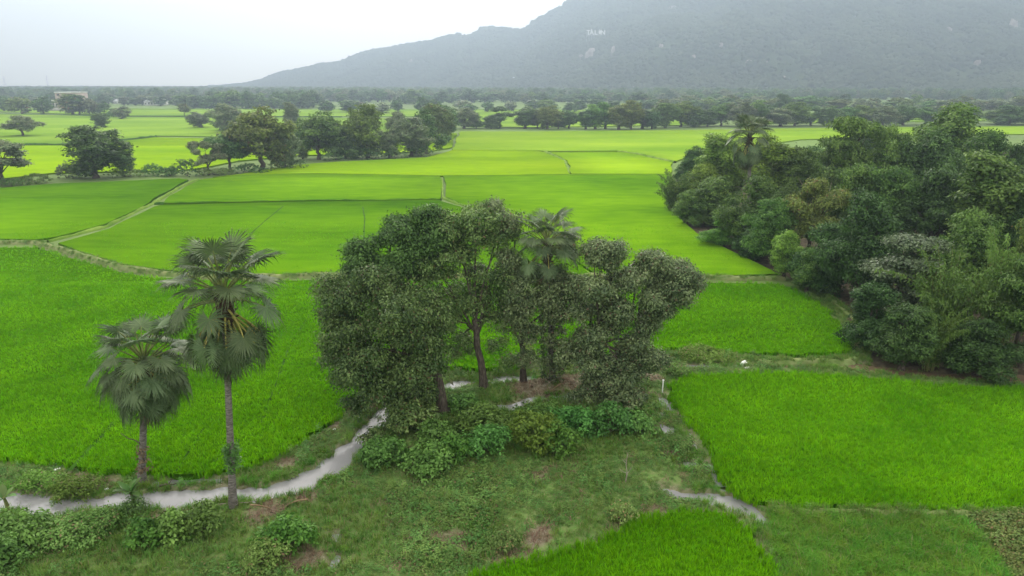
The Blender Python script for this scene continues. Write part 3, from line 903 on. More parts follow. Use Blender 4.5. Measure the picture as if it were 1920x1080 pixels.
tv = np.concatenate([np.linspace(-.03, 1.0, 120), np.linspace(1.02, 1.7, 30)])
A, Tt = np.meshgrid(av, tv)
yb = yb_of(A); yr = yb + np.interp(A, [-.4, 0, .3], [500, 800, 850])
YY = yb + Tt * (yr - yb)
ZZ = np.maximum(mtn(A, YY), -6)
mv = np.stack([A * YY, YY, ZZ], -1).reshape(-1, 3)
mq = np.stack([(np.arange(nr_ - 1)[:, None] * na + np.arange(na - 1)[None]).ravel() + k for k in (0, 1, na + 1, na)], 1)
mm = mesh('mountain', mv, None, mq, M['mountain'], True)
tag(link('mountain', mm), 'long forested mountain rising behind the plain', kind='structure')
HMAX = ZZ.max(); print('mountain top', HMAX)

def hit_mtn(px, py):
    r = ray(px, py); a = r[0] / r[1]; e = r[2] / r[1]
    ys = np.linspace(1200, 3600, 2400)
    h = mtn(np.full(ys.shape, a), ys); zz = CAMH + e * ys
    i = np.argmax(h >= zz)
    return np.array([a * ys[i], ys[i], float(zz[i])]) if h[i] >= zz[i] else None

def blob(seed, squash=.8):
    r = np.random.default_rng(seed)
    import bmesh
    b = bmesh.new(); bmesh.ops.create_icosphere(b, subdivisions=2, radius=1)
    V = np.array([v.co[:] for v in b.verts]); T = np.array([[v.index for v in f.verts] for f in b.faces]); b.free()
    V *= (1 + .28 * r.normal(0, .6, (len(V), 1)) + .15 * np.sin(V[:, :1] * 5 + seed))
    V[:, 2] = V[:, 2] * squash
    return mesh('canopy_blob', V, T, None, M['farcanopy'], False)
blob_col = proto_collection('canopy_blob', [blob(i) for i in range(6)])
n_ = 42000
a_ = rg.uniform(-.42, .86, n_); t_ = rg.random(n_) ** .8 * 1.02
yb = yb_of(a_); yr = yb + np.interp(a_, [-.4, 0, .3], [500, 800, 850]); Yv = yb + t_ * (yr - yb)
zt = mtn(a_, Yv); xv = a_ * Yv
rocky = fbm(xv, Yv, 120, 91, 3) > .42
keep = (rg.random(n_) < np.where(rocky, .25, 1)) & (zt > -3)
sz = rg.uniform(3.2, 7.5, n_) * (1 + .4 * fbm(xv, Yv, 60, 92, 2)) * (1 + .35 * (t_ > .93))
scatter('mountain_forest', 'forest covering the mountainside', np.stack([xv, Yv, zt + sz * .3], 1)[keep], blob_col, sz[keep], seed=9)

def rock_mesh(seed, sx, sy, sz):
    r = np.random.default_rng(seed)
    import bmesh
    b = bmesh.new(); bmesh.ops.create_icosphere(b, subdivisions=3, radius=1)
    V = np.array([v.co[:] for v in b.verts]); T = np.array([[v.index for v in f.verts] for f in b.faces]); b.free()
    V *= (1 + .22 * np.sin(V[:, :1] * 4 + seed) * np.cos(V[:, 1:2] * 5 + seed * 2) + r.normal(0, .05, (len(V), 1)))
    return mesh('rock_face', V * [sx, sy, sz], T, None, M['rock'])
rocks = [(1300, 108, 5, 5), (1600, 30, 6, 5), (1700, 98, 5, 6), (1240, 88, 4, 5), (1780, 60, 7, 8), (1390, 40, 5, 4), (1108, 108, 9, 16), (1150, 103, 4, 14), (1352, 85, 9, 5), (1405, 118, 6, 5), (1435, 116, 5, 3), (1520, 96, 6, 4), (1530, 88, 4, 7), (1470, 145, 4, 2.5), (1835, 122, 6, 9),
         (688, 143, 5, 3), (882, 148, 5, 3), (960, 150, 7, 4), (938, 134, 4, 2.5), (770, 120, 4, 8), (1090, 112, 4, 9), (1262, 15, 6, 4), (1900, 55, 8, 16), (1330, 100, 4, 3), (1660, 55, 4, 4)]
for i, (a, b, w, h) in enumerate(rocks):
    p = hit_mtn(a, b)
    if p is None: continue
    k = p[1] / F
    o = link('rock_outcrop', rock_mesh(i, w * k, 8, h * k), loc=(p[0], p[1] + 4, p[2]))
    tag(o, 'pale bare rock showing through the forest on the mountainside', kind='structure')
# hillside sign
p = hit_mtn(1112, 70)
sgn = thing('hillside_sign', 'white letters standing high on the left part of the mountainside', 'sign', (p[0], p[1] - 24, p[2] + 5))
k = (p[1] - 10) / F / .93
txt = 'T\u00c0 L\u01a0N'
xo = -12.5 * k
for ch in txt:
    if ch == ' ':
        xo += 2.5 * k; continue
    cu = bpy.data.curves.new('letter', 'FONT'); cu.body = ch; cu.size = 10 * k; cu.extrude = .6; cu.offset = .3; cu.materials.append(M['white'])
    tmp = bpy.data.objects.new('tmp', cu); COL.objects.link(tmp); bpy.context.view_layer.update()
    lm = bpy.data.meshes.new_from_object(tmp.evaluated_get(bpy.context.evaluated_depsgraph_get())); bpy.data.objects.remove(tmp)
    o = link('letter', lm, sgn, (xo, 0, 0)); o.rotation_euler = (math.pi / 2, 0, 0)
    xo += 5.1 * k
mb = MB()
for q in range(7):
    mb.box((-12 * k + q * 4 * k, 1.2, -22), .6, .6, 28)
mb.box((0, 1.2, -1.2), 26 * k, .5, .8)
link('support_frame', mb.mesh('support_frame', M['steel']), sgn)
# huts on the slope
def hut(px, py, wpx, name='house', label='', mat='wall_white', far=True):
    p = hit_mtn(px, py) if far else P(px, py)
    if p is None: return
    k = p[1] / F
    w = wpx * k; h = w * .45; d = w * .6
    t = thing(name, label, 'house', (p[0], p[1], p[2] - (2 if far else 0)), 0)
    b = MB(); b.box((0, 0, 0), w, d, h + (2 if far else 0)); link('wall', b.mesh('wall', M[mat]), t)
    hh = h + (2 if far else 0)
    b = MB(); b.add([(-w * .55, -d * .6, hh), (w * .55, -d * .6, hh), (w * .55, d * .6, hh), (-w * .55, d * .6, hh), (-w * .55, 0, hh + h * .45), (w * .55, 0, hh + h * .45)],
                    [(0, 4, 3), (1, 2, 5)], [(0, 1, 5, 4), (2, 3, 4, 5), (3, 2, 1, 0)])
    link('roof', b.mesh('roof', M['metalroof']), t)
    for q in (-.25, .25):
        b = MB(); b.box((q * w, -d / 2 - .03, hh * .35), w * .13, .1, h * .35); link('window', b.mesh('window', M['window']), t)
    return t
hut(1440, 164, 5, label='tiny white hut in the trees at the foot of the mountain, right of centre')
hut(1190, 166, 6, label='small pale hut at the foot of the mountain below the sign')
hut(772, 168, 7, label='small white hut low on the left slope, left one of the pair')
hut(787, 168, 6, label='small white hut low on the left slope, right one of the pair')
hut(960, 150, 8, label='white building on the lower slope above the middle of the plain')

# ------------------------------------------------------------------ TREE PROTOTYPES (10 m tall)
def lobes_for(kind, r):
    L = []
    if kind == 'broad':
        for i in range(11):
            a = i / 11 * 6.283 + r.uniform(-.3, .3); R = r.uniform(1.7, 3.0)
            s = r.uniform(1.3, 2.0); L.append((R * math.cos(a), R * math.sin(a), r.uniform(2.7, 7.0), s, s, s * .92))
        for i in range(4):
            s = r.uniform(1.4, 1.9); L.append((r.normal(0, .8), r.normal(0, .8), r.uniform(6.8, 8.3), s, s, s * .8))
        L.append((0, 0, 5.3, 2.6, 2.6, 2.2))
    elif kind == 'tall':
        for i in range(13):
            z = 2.6 + i * .52; a = r.uniform(0, 6.28); R = r.uniform(.5, 1.7) * (1 - abs(z - 5.5) / 9)
            s = r.uniform(1.0, 1.6); L.append((R * math.cos(a), R * math.sin(a), z, s, s, s * 1.1))
    elif kind == 'layered':
        for i in range(13):
            z = 3.6 + (i % 5) * 1.25; a = i * 2.4; R = r.uniform(1.2, 3.1) * (1.15 - z / 14)
            s = r.uniform(1.3, 2.1); L.append((R * math.cos(a), R * math.sin(a), z, s, s, .42))
        L.append((0, 0, 9.0, 1.7, 1.7, .5))
        L.append((0, 0, 6.3, 1.8, 1.8, 1.4))
    elif kind == 'open':
        for i in range(10):
            a = i / 10 * 6.283 * 2 + r.uniform(-.3, .3); R = r.uniform(1.4, 3.2); z = r.uniform(4, 8.8)
            s = r.uniform(.95, 1.5); L.append((R * math.cos(a), R * math.sin(a), z, s, s, s * .7))
        L.append((0, 0, 8.6, 1.2, 1.2, .9))
    elif kind == 'dome':
        for i in range(20):
            d = unit(r.normal(size=3)); q = r.uniform(.55, .95)
            s = r.uniform(1.2, 1.9); L.append((d[0] * 2.9 * q, d[1] * 2.9 * q, 4.9 + d[2] * 4.0 * q, s, s, s))
        L.append((0, 0, 5.2, 2.6, 2.6, 3.2))
    elif kind == 'bushy':
        for i in range(10):
            a = r.uniform(0, 6.28); R = r.uniform(.8, 2.9); s = r.uniform(1.4, 2.2)
            L.append((R * math.cos(a), R * math.sin(a), r.uniform(1.6, 7.4 - R * .6), s, s, s))
        L.append((0, 0, 7.6, 1.9, 1.9, 1.8))
    return L

def frag(L, k, seed, spread=.8, s0=.38, s1=.62, keep=.62):
    """break each lobe into a core and smaller uneven tufts"""
    r = np.random.default_rng(seed + 900)
    out = []
    for x, y, z, a, b, c in L:
        out.append((x, y, z, a * keep, b * keep, c * keep))
        for _ in range(k):
            d = unit(r.normal(size=3) * [1, 1, .9] + [0, 0, .15]); f = r.uniform(.55, 1.0) * spread; q = r.uniform(s0, s1)
            out.append((x + d[0] * a * f, y + d[1] * b * f, z + d[2] * c * f, a * q, b * q, c * q * r.uniform(.7, 1)))
    return out

PROTO = {}
def proto(kind, mat, lod, seed):
    key = (kind, mat, lod, seed)
    if key in PROTO: return PROTO[key]
    r = np.random.default_rng(seed * 7 + 13)
    if kind == 'bamboo':
        res = bamboo_meshes(seed, lod)
    else:
        L = lobes_for(kind, r)
        n, ll, lw, cl, per = {'hi': (27000, .27, .15, .26, 22), 'mid': (11000, .38, .22, .3, 16), 'lo': (1300, .95, .6, .5, 8)}[lod]
        LF = L if lod == 'lo' or kind == 'layered' else frag(L, 4, seed)
        cm = crown(LF, n, ll, lw, seed, M[mat], clump=cl, droop=.3, per=per)
        tm = limbs((0, 0, 0), (0, 0, {'broad': 2.6, 'tall': 4.5, 'layered': 3.5, 'open': 3, 'bushy': 1.6, 'dome': 2.4}[kind]), L, .3 if kind != 'open' else .24, seed, M['bark'], nmax={'hi': 11, 'mid': 9, 'lo': 4}[lod])
        res = (cm, tm)
    PROTO[key] = res
    return res

def bamboo_meshes(seed, lod, mat='bamboo'):
    r = np.random.default_rng(seed)
    stems = MB(); C, N, T = [], [], []
    nc = 46 if lod == 'hi' else 26
    for i in range(nc):
        a = r.uniform(0, 6.28); d = np.array([math.cos(a), math.sin(a), 0])
        ln = r.uniform(6.5, 10.8); lean = r.uniform(.25, 1.0) ** 1
        b0 = d * r.uniform(0, 1.1)
        s = np.linspace(0, 1, 12)[:, None]
        out = lean * ln * (.12 * s + .48 * s ** 2.6); up = ln * (s - .30 * lean * s ** 3.2)
        p = b0 + d * out + np.array([0, 0, 1.]) * up
        stems.tube(p, np.linspace(.055, .012, 12), 5)
        k = 230 if lod == 'hi' else 130
        tt = r.uniform(.1, 1.0, k) ** .8
        c = np.stack([np.interp(tt, s[:, 0], p[:, j]) for j in range(3)], 1)
        # side sprays that hang
        sd_ = unit(r.normal(size=(k, 3)) * [1, 1, .35] + d * .3)
        ext = r.uniform(.05, 1.0, (k, 1)) * (1.15 - tt[:, None] * .55)
        c = c + sd_ * ext * .95 + np.array([0, 0, -1.]) * ext ** 2 * .55
        C.append(c); T.append(unit(sd_ * .5 + [0, 0, -.7] + r.normal(0, .3, (k, 3)))); N.append(unit(sd_ * .5 + r.normal(0, .5, (k, 3)) + [0, 0, .5]))
    C, N, T = map(np.vstack, (C, N, T)); m = len(C)
    sz = r.uniform(.7, 1.2, m) * (1 if lod == 'hi' else 1.4)
    V, t = leaf_batch(C, N, T, .42 * sz, .13 * sz)
    return mesh('foliage', V, t, None, M[mat]), stems.mesh('cane', M['culm'], True)

TREES = 0
def place_tree(px, py, ytop, wpx, kind, mat, lod, label, seed=None, name=None, cat='tree', group=None, rz=None, depth_k=1.0):
    """tree standing on the ground at pixel (px,py), its top seen at ytop, crown wpx wide"""
    global TREES
    TREES += 1
    seed = seed if seed is not None else TREES % 3
    cm, tm = proto(kind, mat, lod, seed)
    p = P(px, py)
    r = ray(px, ytop); zt = CAMH + r[2] / r[1] * p[1]
    h = max(zt, 1.2)
    w = wpx * depth_at(p[1], h * .5) / F
    nat = {'broad': 8.6, 'tall': 4.9, 'layered': 8.2, 'open': 7.8, 'bushy': 7.6, 'dome': 8.0, 'bamboo': 9.5}[kind]
    hn = {'broad': 9.7, 'tall': 10.2, 'layered': 9.7, 'open': 9.8, 'bushy': 9.6, 'dome': 9.8, 'bamboo': 9.6}[kind]
    sx = w / nat; sz = h / hn
    name = name or ('bamboo_clump' if kind == 'bamboo' else 'tree')
    t = thing(name, label, cat, (p[0], p[1], 0), rz if rz is not None else (TREES * 2.399) % 6.283, group, (sx, sx * depth_k, sz))
    link('foliage' if kind == 'bamboo' else 'crown', cm, t)
    link('cane' if kind == 'bamboo' else 'trunk', tm, t)
    return t

ORD = ['first', 'second', 'third', 'fourth', 'fifth', 'sixth', 'seventh', 'eighth', 'ninth', 'tenth', 'eleventh', 'twelfth', 'thirteenth', 'fourteenth', 'fifteenth', 'sixteenth', 'seventeenth',
       'eighteenth', 'nineteenth', 'twentieth', 'twenty-first', 'twenty-second', 'twenty-third', 'twenty-fourth', 'twenty-fifth', 'twenty-sixth', 'twenty-seventh', 'twenty-eighth', 'twenty-ninth', 'thirtieth',
       'thirty-first', 'thirty-second', 'thirty-third', 'thirty-fourth', 'thirty-fifth', 'thirty-sixth', 'thirty-seventh', 'thirty-eighth', 'thirty-ninth', 'fortieth']

# --- left tree line
LEFT = [
 (6, 345, 262, 108, 'open', 'grey', 'brownish open tree cut by the left frame edge on the bund'),
 (180, 334, 238, 132, 'dome', 'dark', 'big dark many-lobed tree standing alone on the left bund'),
 (232, 331, 275, 50, 'dome', 'dark', 'small dark tree leaning out at the right side of the lone big tree'),
 (392, 328, 264, 56, 'open', 'grey', 'small grey-green tree with thin bare trunk at the left end of the row'),
 (432, 322, 247, 80, 'open', 'dark', 'spreading forked tree just left of the tallest olive tree'),
 (492, 320, 193, 116, 'dome', 'olive', 'tallest olive-green rounded tree of the left row'),
 (535, 316, 232, 66, 'dome', 'grey', 'greyish bushy tree tucked against the right of the tallest one'),
 (568, 298, 256, 42, 'dome', 'grey', 'low pale tree in the gap right of the tallest olive tree'),
 (598, 299, 204, 88, 'dome', 'mid', 'broad green tree with bright leafy top right of the gap'),
 (648, 297, 232, 62, 'bushy', 'dark', 'dark lower tree between two taller green ones in the left row'),
 (690, 296, 197, 86, 'dome', 'mid', 'tall green round-topped tree left of the low brush'),
 (668, 296, 250, 40, 'bushy', 'dark', 'small dark tree in front of the round-topped green tree'),
 (730, 296, 238, 50, 'dome', 'grey', 'thin pale-leaved tree in the right half of the left row'),
 (772, 293, 222, 74, 'dome', 'grey', 'grey-brown dense tree near the right end of the left row'),
 (800, 288, 205, 62, 'bushy', 'dark', 'dark tree partly behind the grey-brown one at the row end'),
 (818, 268, 192, 72, 'broad', 'olive', 'olive tree where the left row turns away from the viewer'),
 (838, 256, 202, 46, 'tall', 'dark', 'dark narrow tree at the far right end of the left row'),
 (430, 248, 192, 58, 'dome', 'grey', 'pale grey round tree rising behind the left row'),
 (424, 246, 216, 42, 'bushy', 'dark', 'dark blue-green bush-like tree left of the olive one'),
 (550, 248, 196, 30, 'tall', 'grey', 'pale thin tree showing in the notch of the left row'),
 (745, 262, 208, 44, 'broad', 'grey', 'greyish tree seen behind the gap of the left row'),
 (376, 240, 209, 44, 'dome', 'grey', 'small round tree alone in the field left of the row'),
 (346, 218, 195, 24, 'open', 'olive', 'tiny brownish tree in the pale field behind the lone round one'),
 (43, 256, 216, 58, 'broad', 'grey', 'umbrella-shaped pale tree with two trunks alone in the left field'),
 (192, 240, 210, 36, 'dome', 'dark', 'small dark round tree right above the big lone tree'),
 (229, 224, 202, 32, 'dome', 'grey', 'small tree right of the small dark round one'),
 (213, 221, 205, 20, 'broad', 'dark', 'tiny tree touching its right neighbour in the left field'),
 (42, 214, 181, 42, 'dome', 'olive', 'far olive tree standing left of the pink building'),
 (82, 214, 184, 32, 'dome', 'dark', 'far dark tree just left of the pink building'),
 (8, 209, 183, 26, 'dome', 'dark', 'far dark tree at the left frame edge'),
 (137, 215, 178, 34, 'tall', 'olive', 'tree hiding the right side of the pink building'),
 (150, 215, 180, 24, 'tall', 'dark', 'narrow tree right beside the one hiding the pink building'),
 (168, 215, 186, 30, 'dome', 'grey', 'thin-trunked far tree right of the pink building'),
 (188, 214, 191, 30, 'dome', 'dark', 'dark low far tree at the right end of the group by the pink building'),
 (100, 196, 176, 14, 'tall', 'dark', 'little dark tree standing against the pink building'),
]
for i, (a, b, tp, w, k, m_, lab) in enumerate(LEFT):
    lod = 'mid' if b > 236 else 'lo'
    place_tree(a, b, tp - 2, w * 1.16, k, m_, lod, lab, seed=i % 3)

# --- far row across the field
FARROW = [(870, 200, 46, 'dome', 'grey'), (893, 215, 26, 'bushy', 'mid'), (937, 200, 46, 'open', 'dark'), (921, 215, 26, 'bushy', 'dark'), (985, 203, 34, 'tall', 'dark'), (1008, 207, 30, 'bushy', 'grey'), (1026, 196, 46, 'dome', 'olive'),
          (1047, 214, 24, 'bushy', 'dark'), (1067, 206, 38, 'dome', 'dark'), (1098, 206, 26, 'tall', 'dark'), (1116, 200, 28, 'tall', 'light'), (1135, 190, 46, 'dome', 'mid'), (1160, 196, 34, 'tall', 'olive'), (1183, 190, 40, 'dome', 'olive'),
          (1204, 205, 30, 'tall', 'grey'), (1222, 206, 34, 'dome', 'dark'), (1247, 195, 44, 'dome', 'mid'), (1276, 188, 48, 'dome', 'mid'), (1302, 198, 36, 'bushy', 'dark'), (1326, 204, 36, 'bushy', 'dark'), (1352, 192, 42, 'dome', 'mid'),
          (1385, 188, 46, 'dome', 'grey'), (1412, 192, 34, 'tall', 'mid'), (1436, 196, 36, 'dome', 'dark'), (1463, 204, 38, 'tall', 'grey'), (1490, 193, 44, 'dome', 'mid'), (1520, 196, 40, 'bushy', 'dark'), (1552, 197, 42, 'dome', 'dark'),
          (1585, 199, 42, 'bushy', 'mid'), (1618, 196, 44, 'dome', 'mid'), (1655, 197, 46, 'bushy', 'grey'), (1693, 199, 42, 'dome', 'dark'), (1735, 200, 42, 'dome', 'mid'), (1775, 196, 44, 'bushy', 'grey'), (1811, 201, 38, 'dome', 'dark'),
          (1868, 205, 44, 'dome', 'mid'), (1892, 196, 52, 'bushy', 'dark'), (1925, 200, 50, 'dome', 'dark')]
DESC = {'grey': 'grey-green', 'mid': 'fresh green', 'dark': 'dark', 'olive': 'olive', 'light': 'bright yellow-green'}
for i, (a, tp, w, k, m_) in enumerate(FARROW):
    b = np.interp(a, [860, 1190, 1300, 1500, 1920], [241, 243.5, 238, 237, 234]) - (i % 3) * .8
    place_tree(a, b, tp - 2, w * 1.38, k, m_, 'mid', '%s %s tree, %s from the left in the far row' % (DESC[m_], {'broad': 'rounded', 'dome': 'rounded', 'bushy': 'bushy', 'tall': 'upright', 'open': 'open'}[k], ORD[i]), seed=i % 3)
place_tree(1466, 215, 173, 38, 'broad', 'dark', 'mid', 'taller dark round tree standing up above the far row right of centre')

# --- band of trees behind: woodland edges seen as individuals (many alike)
r_ = np.random.default_rng(77)
def band(n, x0, x1, yb0, yb1, hm, wm, group, label, kinds=('dome', 'bushy', 'dome', 'tall'), mats=('dark', 'grey', 'mid', 'dark')):
    for i in range(n):
        a = x0 + (x1 - x0) * (i + r_.uniform(.1, .9)) / n
        b = r_.uniform(yb0, yb1)
        p = P(a, b); h = hm * r_.uniform(.75, 1.25)
        d = depth_at(p[1], 0)
        w = wm * r_.uniform(.95, 1.5) * F / d
        dy = h * F / d * CP
        place_tree(a, b, b - dy * .97, w, kinds[r_.integers(len(kinds))], mats[r_.integers(len(mats))], 'lo', label, seed=int(r_.integers(3)), group=group)
band(34, 340, 590, 201, 205, 15, 13, 'trees of the dark copse left of centre', 'tree in the dark copse behind the left field', mats=('dark', 'dark', 'dark', 'mid'))
band(24, 600, 1420, 206, 214, 11, 12, 'trees behind the far row', 'hazy tree standing behind the far row of the open fields')
band(60, 580, 1460, 190, 196, 15, 15, 'trees of the far wood under the mountain', 'tree at the front of the hazy wood below the mountain')
band(40, 1180, 1930, 200, 214, 12, 15, 'trees of the wood behind the right grove', 'tree of the wood stretching behind the right grove', mats=('mid', 'grey', 'dark', 'olive'))
band(30, -20, 345, 193, 199, 11, 12, 'trees round the village', 'hazy tree among the village houses in the far left')

# unaccountable far woodland
def far_points(n, x0, x1, y0, y1):
    px = rg.uniform(x0, x1, n); py = rg.uniform(y0, y1, n)
    pts = np.array([P(a, b) for a, b in zip(px, py)])
    return pts
lo_col = proto_collection('far_tree', [proto(k, m_, 'lo', s)[0] for k, m_, s in (('dome', 'dark', 0), ('bushy', 'dark', 1), ('dome', 'grey', 2), ('bushy', 'mid', 0), ('dome', 'mid', 1), ('tall', 'dark', 2))])
# even distribution over the plain by area
n_ = 22000
yv = np.sqrt(rg.uniform(950 ** 2, 3600 ** 2, n_)); av_ = rg.uniform(-.95, .95, n_)
xv = av_ * yv
wood = fbm(xv, yv, 260, 55, 3) + .5 * (yv > 1400) + .25 * (yv > 1100)
notm = (yv < yb_of(av_) + 60)
leftfield = (av_ < -.55) & (yv < 1000)
keep = (wood > -.05) & notm & ~leftfield
xv, yv = xv[keep], yv[keep]
sz = rg.uniform(.9, 1.55, len(xv))
scatter('far_woodland', 'hazy woodland covering the far plain', np.stack([xv, yv, np.full(len(xv), -.3)], 1), lo_col, np.stack([sz * 1.5, sz * 1.5, sz * 1.15], 1),
        rot=np.stack([np.zeros(len(xv))] * 2 + [rg.uniform(0, 6.28, len(xv))], 1), seed=12)
n_ = 5000   # last strip toward the horizon
yv = rg.uniform(2600, 3530, n_); xv = rg.uniform(-1.0, .1, n_) * yv
sz = rg.uniform(1.0, 1.9, n_)
scatter('horizon_woodland', 'pale line of woodland along the horizon', np.stack([xv, yv, np.full(n_, -.3)], 1), blob_col, np.stack([sz * 14, sz * 14, sz * 9], 1),
        rot=np.stack([np.zeros(n_)] * 2 + [rg.uniform(0, 6.28, n_)], 1), seed=13)

# ------------------------------------------------------------------ RIGHT GROVE
RIGHT = [
 # px, ybase, ytop, width, kind, mat, label
 (1297, 365, 270, 66, 'broad', 'gdark', 'dark round-crowned tree at the far left corner of the grove'),
 (1262, 398, 318, 92, 'bamboo', 'bamboo', 'bamboo clump bowing out over the paddy at the left tip of the grove'),
 (1310, 400, 300, 90, 'bushy', 'light', 'light green bushy tree behind the bowing bamboo'),
 (1352, 395, 256, 96, 'tall', 'light', 'slender light green tree left of the grove palm'),
 (1330, 420, 325, 110, 'bushy', 'gmid', 'green leafy tree on the left flank of the grove'),
 (1290, 424, 350, 70, 'bushy', 'gmid', 'low tree touching the paddy at the left flank of the grove'),
 (1440, 415, 252, 90, 'tall', 'light', 'yellow-green feathery tree just right of the grove palm'),
 (1480, 420, 262, 120, 'broad', 'gmid', 'olive-green tree between the feathery tree and the layered one'),
 (1565, 420, 217, 124, 'layered', 'gmid', 'dark green tree with flat layered branches at the back of the grove'),
 (1355, 462, 396, 80, 'bushy', 'light', 'bright yellow-green bush at the foot of the grove facing the paddy'),
 (1408, 470, 318, 110, 'bushy', 'gmid', 'dense green tree below the grove palm'),
 (1445, 500, 360, 110, 'broad', 'gmid', 'mid-green tree hung with creepers in the left half of the grove'),
 (1402, 485, 425, 70, 'bushy', 'gdark', 'low dark bush beside the bright yellow-green bush'),
 (1512, 500, 325, 120, 'open', 'olive', 'open brownish tree with bare pale branches in the middle of the grove'),
 (1548, 350, 262, 90, 'dome', 'gmid', 'rounded green tree filling the gap left of the layered tree'),
 (1610, 360, 250, 90, 'dome', 'gdark', 'dark rounded tree close behind the layered one'),
 (1500, 380, 268, 80, 'dome', 'gmid', 'leafy green tree in the back row of the grove, left of the layered tree'),
 (1590, 480, 290, 130, 'broad', 'gmid', 'broad green tree in the middle of the grove'),
 (1600, 565, 345, 140, 'bushy', 'gdark', 'massive dark green tree hanging over the corner of the paddy'),
 (1540, 550, 405, 110, 'bushy', 'gdark', 'dark tree on the left of the massive one'),
 (1468, 525, 430, 60, 'tall', 'light', 'small light green shrubby tree at the ditch corner of the grove'),
 (1512, 548, 455, 80, 'bushy', 'gmid', 'leafy green shrubby tree at the corner of the grove and the bund'),
 (1650, 420, 228, 130, 'broad', 'gmid', 'wide green tree on the skyline of the grove right of the layered tree'),
 (1750, 400, 202, 110, 'tall', 'gmid', 'tall pointed green tree crowning the grove'),
 (1720, 430, 235, 140, 'broad', 'gdark', 'dark green tree below the pointed one'),
 (1820, 430, 226, 130, 'broad', 'gmid', 'broad green tree right of the pointed crown'),
 (1895, 430, 252, 110, 'broad', 'gdark', 'dark tree of the grove at the right frame edge'),
 (1650, 490, 295, 130, 'broad', 'gmid', 'dusty green tree in the heart of the grove'),
 (1745, 500, 300, 150, 'broad', 'gdark', 'shadowy dark tree deep in the grove'),
 (1835, 540, 296, 140, 'tall', 'gmid', 'sunlit green conical tree in front of the shadowy ones'),
 (1800, 590, 385, 150, 'broad', 'gmid', 'wide mid-green tree below the conical one'),
 (1910, 560, 330, 120, 'broad', 'gdark', 'dark leafy tree behind the right edge thicket'),
 (1685, 620, 440, 170, 'layered', 'ggrey', 'silvery large-leaved tree at the front of the grove'),
 (1632, 655, 520, 110, 'bushy', 'gdark', 'dark tree leaning over the ditch at the near corner of the grove'),
 (1760, 660, 455, 190, 'bamboo', 'bamboo', 'tall bamboo clump with feathery upright tips at the front of the grove'),
 (1860, 655, 430, 150, 'bamboo', 'bamboo', 'second bamboo clump close to the right frame edge'),
 (1740, 694, 560, 100, 'bamboo', 'bamboo', 'pale drooping bamboo sprays hanging over the ditch'),
 (1690, 690, 560, 120, 'bushy', 'gdark', 'dark thicket tree over the brown ditch'),
 (1905, 650, 385, 120, 'broad', 'olive', 'olive tree at the right frame edge above the bamboo'),
 (1915, 690, 480, 150, 'layered', 'gmid', 'big-leaved green tree at the right frame edge by the ditch'),
 (1830, 700, 590, 120, 'bushy', 'gdark', 'dark undergrowth tree under the bamboo at the ditch'),
 (1990, 600, 300, 200, 'broad', 'gmid', 'large green tree mostly beyond the right frame edge'),
]
for i, (a, b, tp, w, k, m_, lab) in enumerate(RIGHT):
    place_tree(a, b, tp, w * (1.12 if k != 'bamboo' else 1.0), k, m_, 'hi', lab, seed=i % 2 if k != 'bamboo' else i % 2)
# bare pale branches in the grove
def dead_tree(px, py, ytop, label, seed, mat='palebark', spread=.5, name='dead_tree', n=5, thick=.012, yk=None):
    p = GP(px, py) if yk is None else at(px, py, yk)
    zt = CAMH + ray(px, ytop)[2] / ray(px, ytop)[1] * p[1]
    h = zt - p[2]
    r = np.random.default_rng(seed)
    t = thing(name, label, 'tree' if h > 3 else 'plant', p)
    mb = MB()
    mb.tube([(0, 0, -.1), (0.05 * h, 0, .3 * h), (0, 0.02, .6 * h), (.04 * h, 0, h)], [h * thick * 1.3, h * thick, h * thick * .8, h * thick * .3], 6)
    link('trunk', mb.mesh('trunk', M[mat], True), t)
    for i in range(n):
        z = h * r.uniform(.25, .85); a = r.uniform(0, 6.28); d = np.array([math.cos(a), math.sin(a) * .6, 0]); L = h * spread * r.uniform(.4, 1)
        mb = MB(); s0 = np.array([.04 * h * .5, 0, z])
        mb.tube([s0, s0 + d * L * .4 + [0, 0, L * .15], s0 + d * L * .8 + [0, 0, L * .45], s0 + d * L + [0, 0, L * .75]], [h * thick * .6, h * thick * .45, h * thick * .3, h * thick * .12], 5)
        mb.tube([s0 + d * L * .5 + [0, 0, L * .2], s0 + d * L * .6 + [.15 * L, .1 * L, L * .45]], [h * thick * .3, h * thick * .1], 4)
        link('branch', mb.mesh('branch', M[mat], True), t)
    return t
dead_tree(1530, 470, 350, 'bare pale forked branches showing in a gap of the grove', 4, spread=.45, n=8)

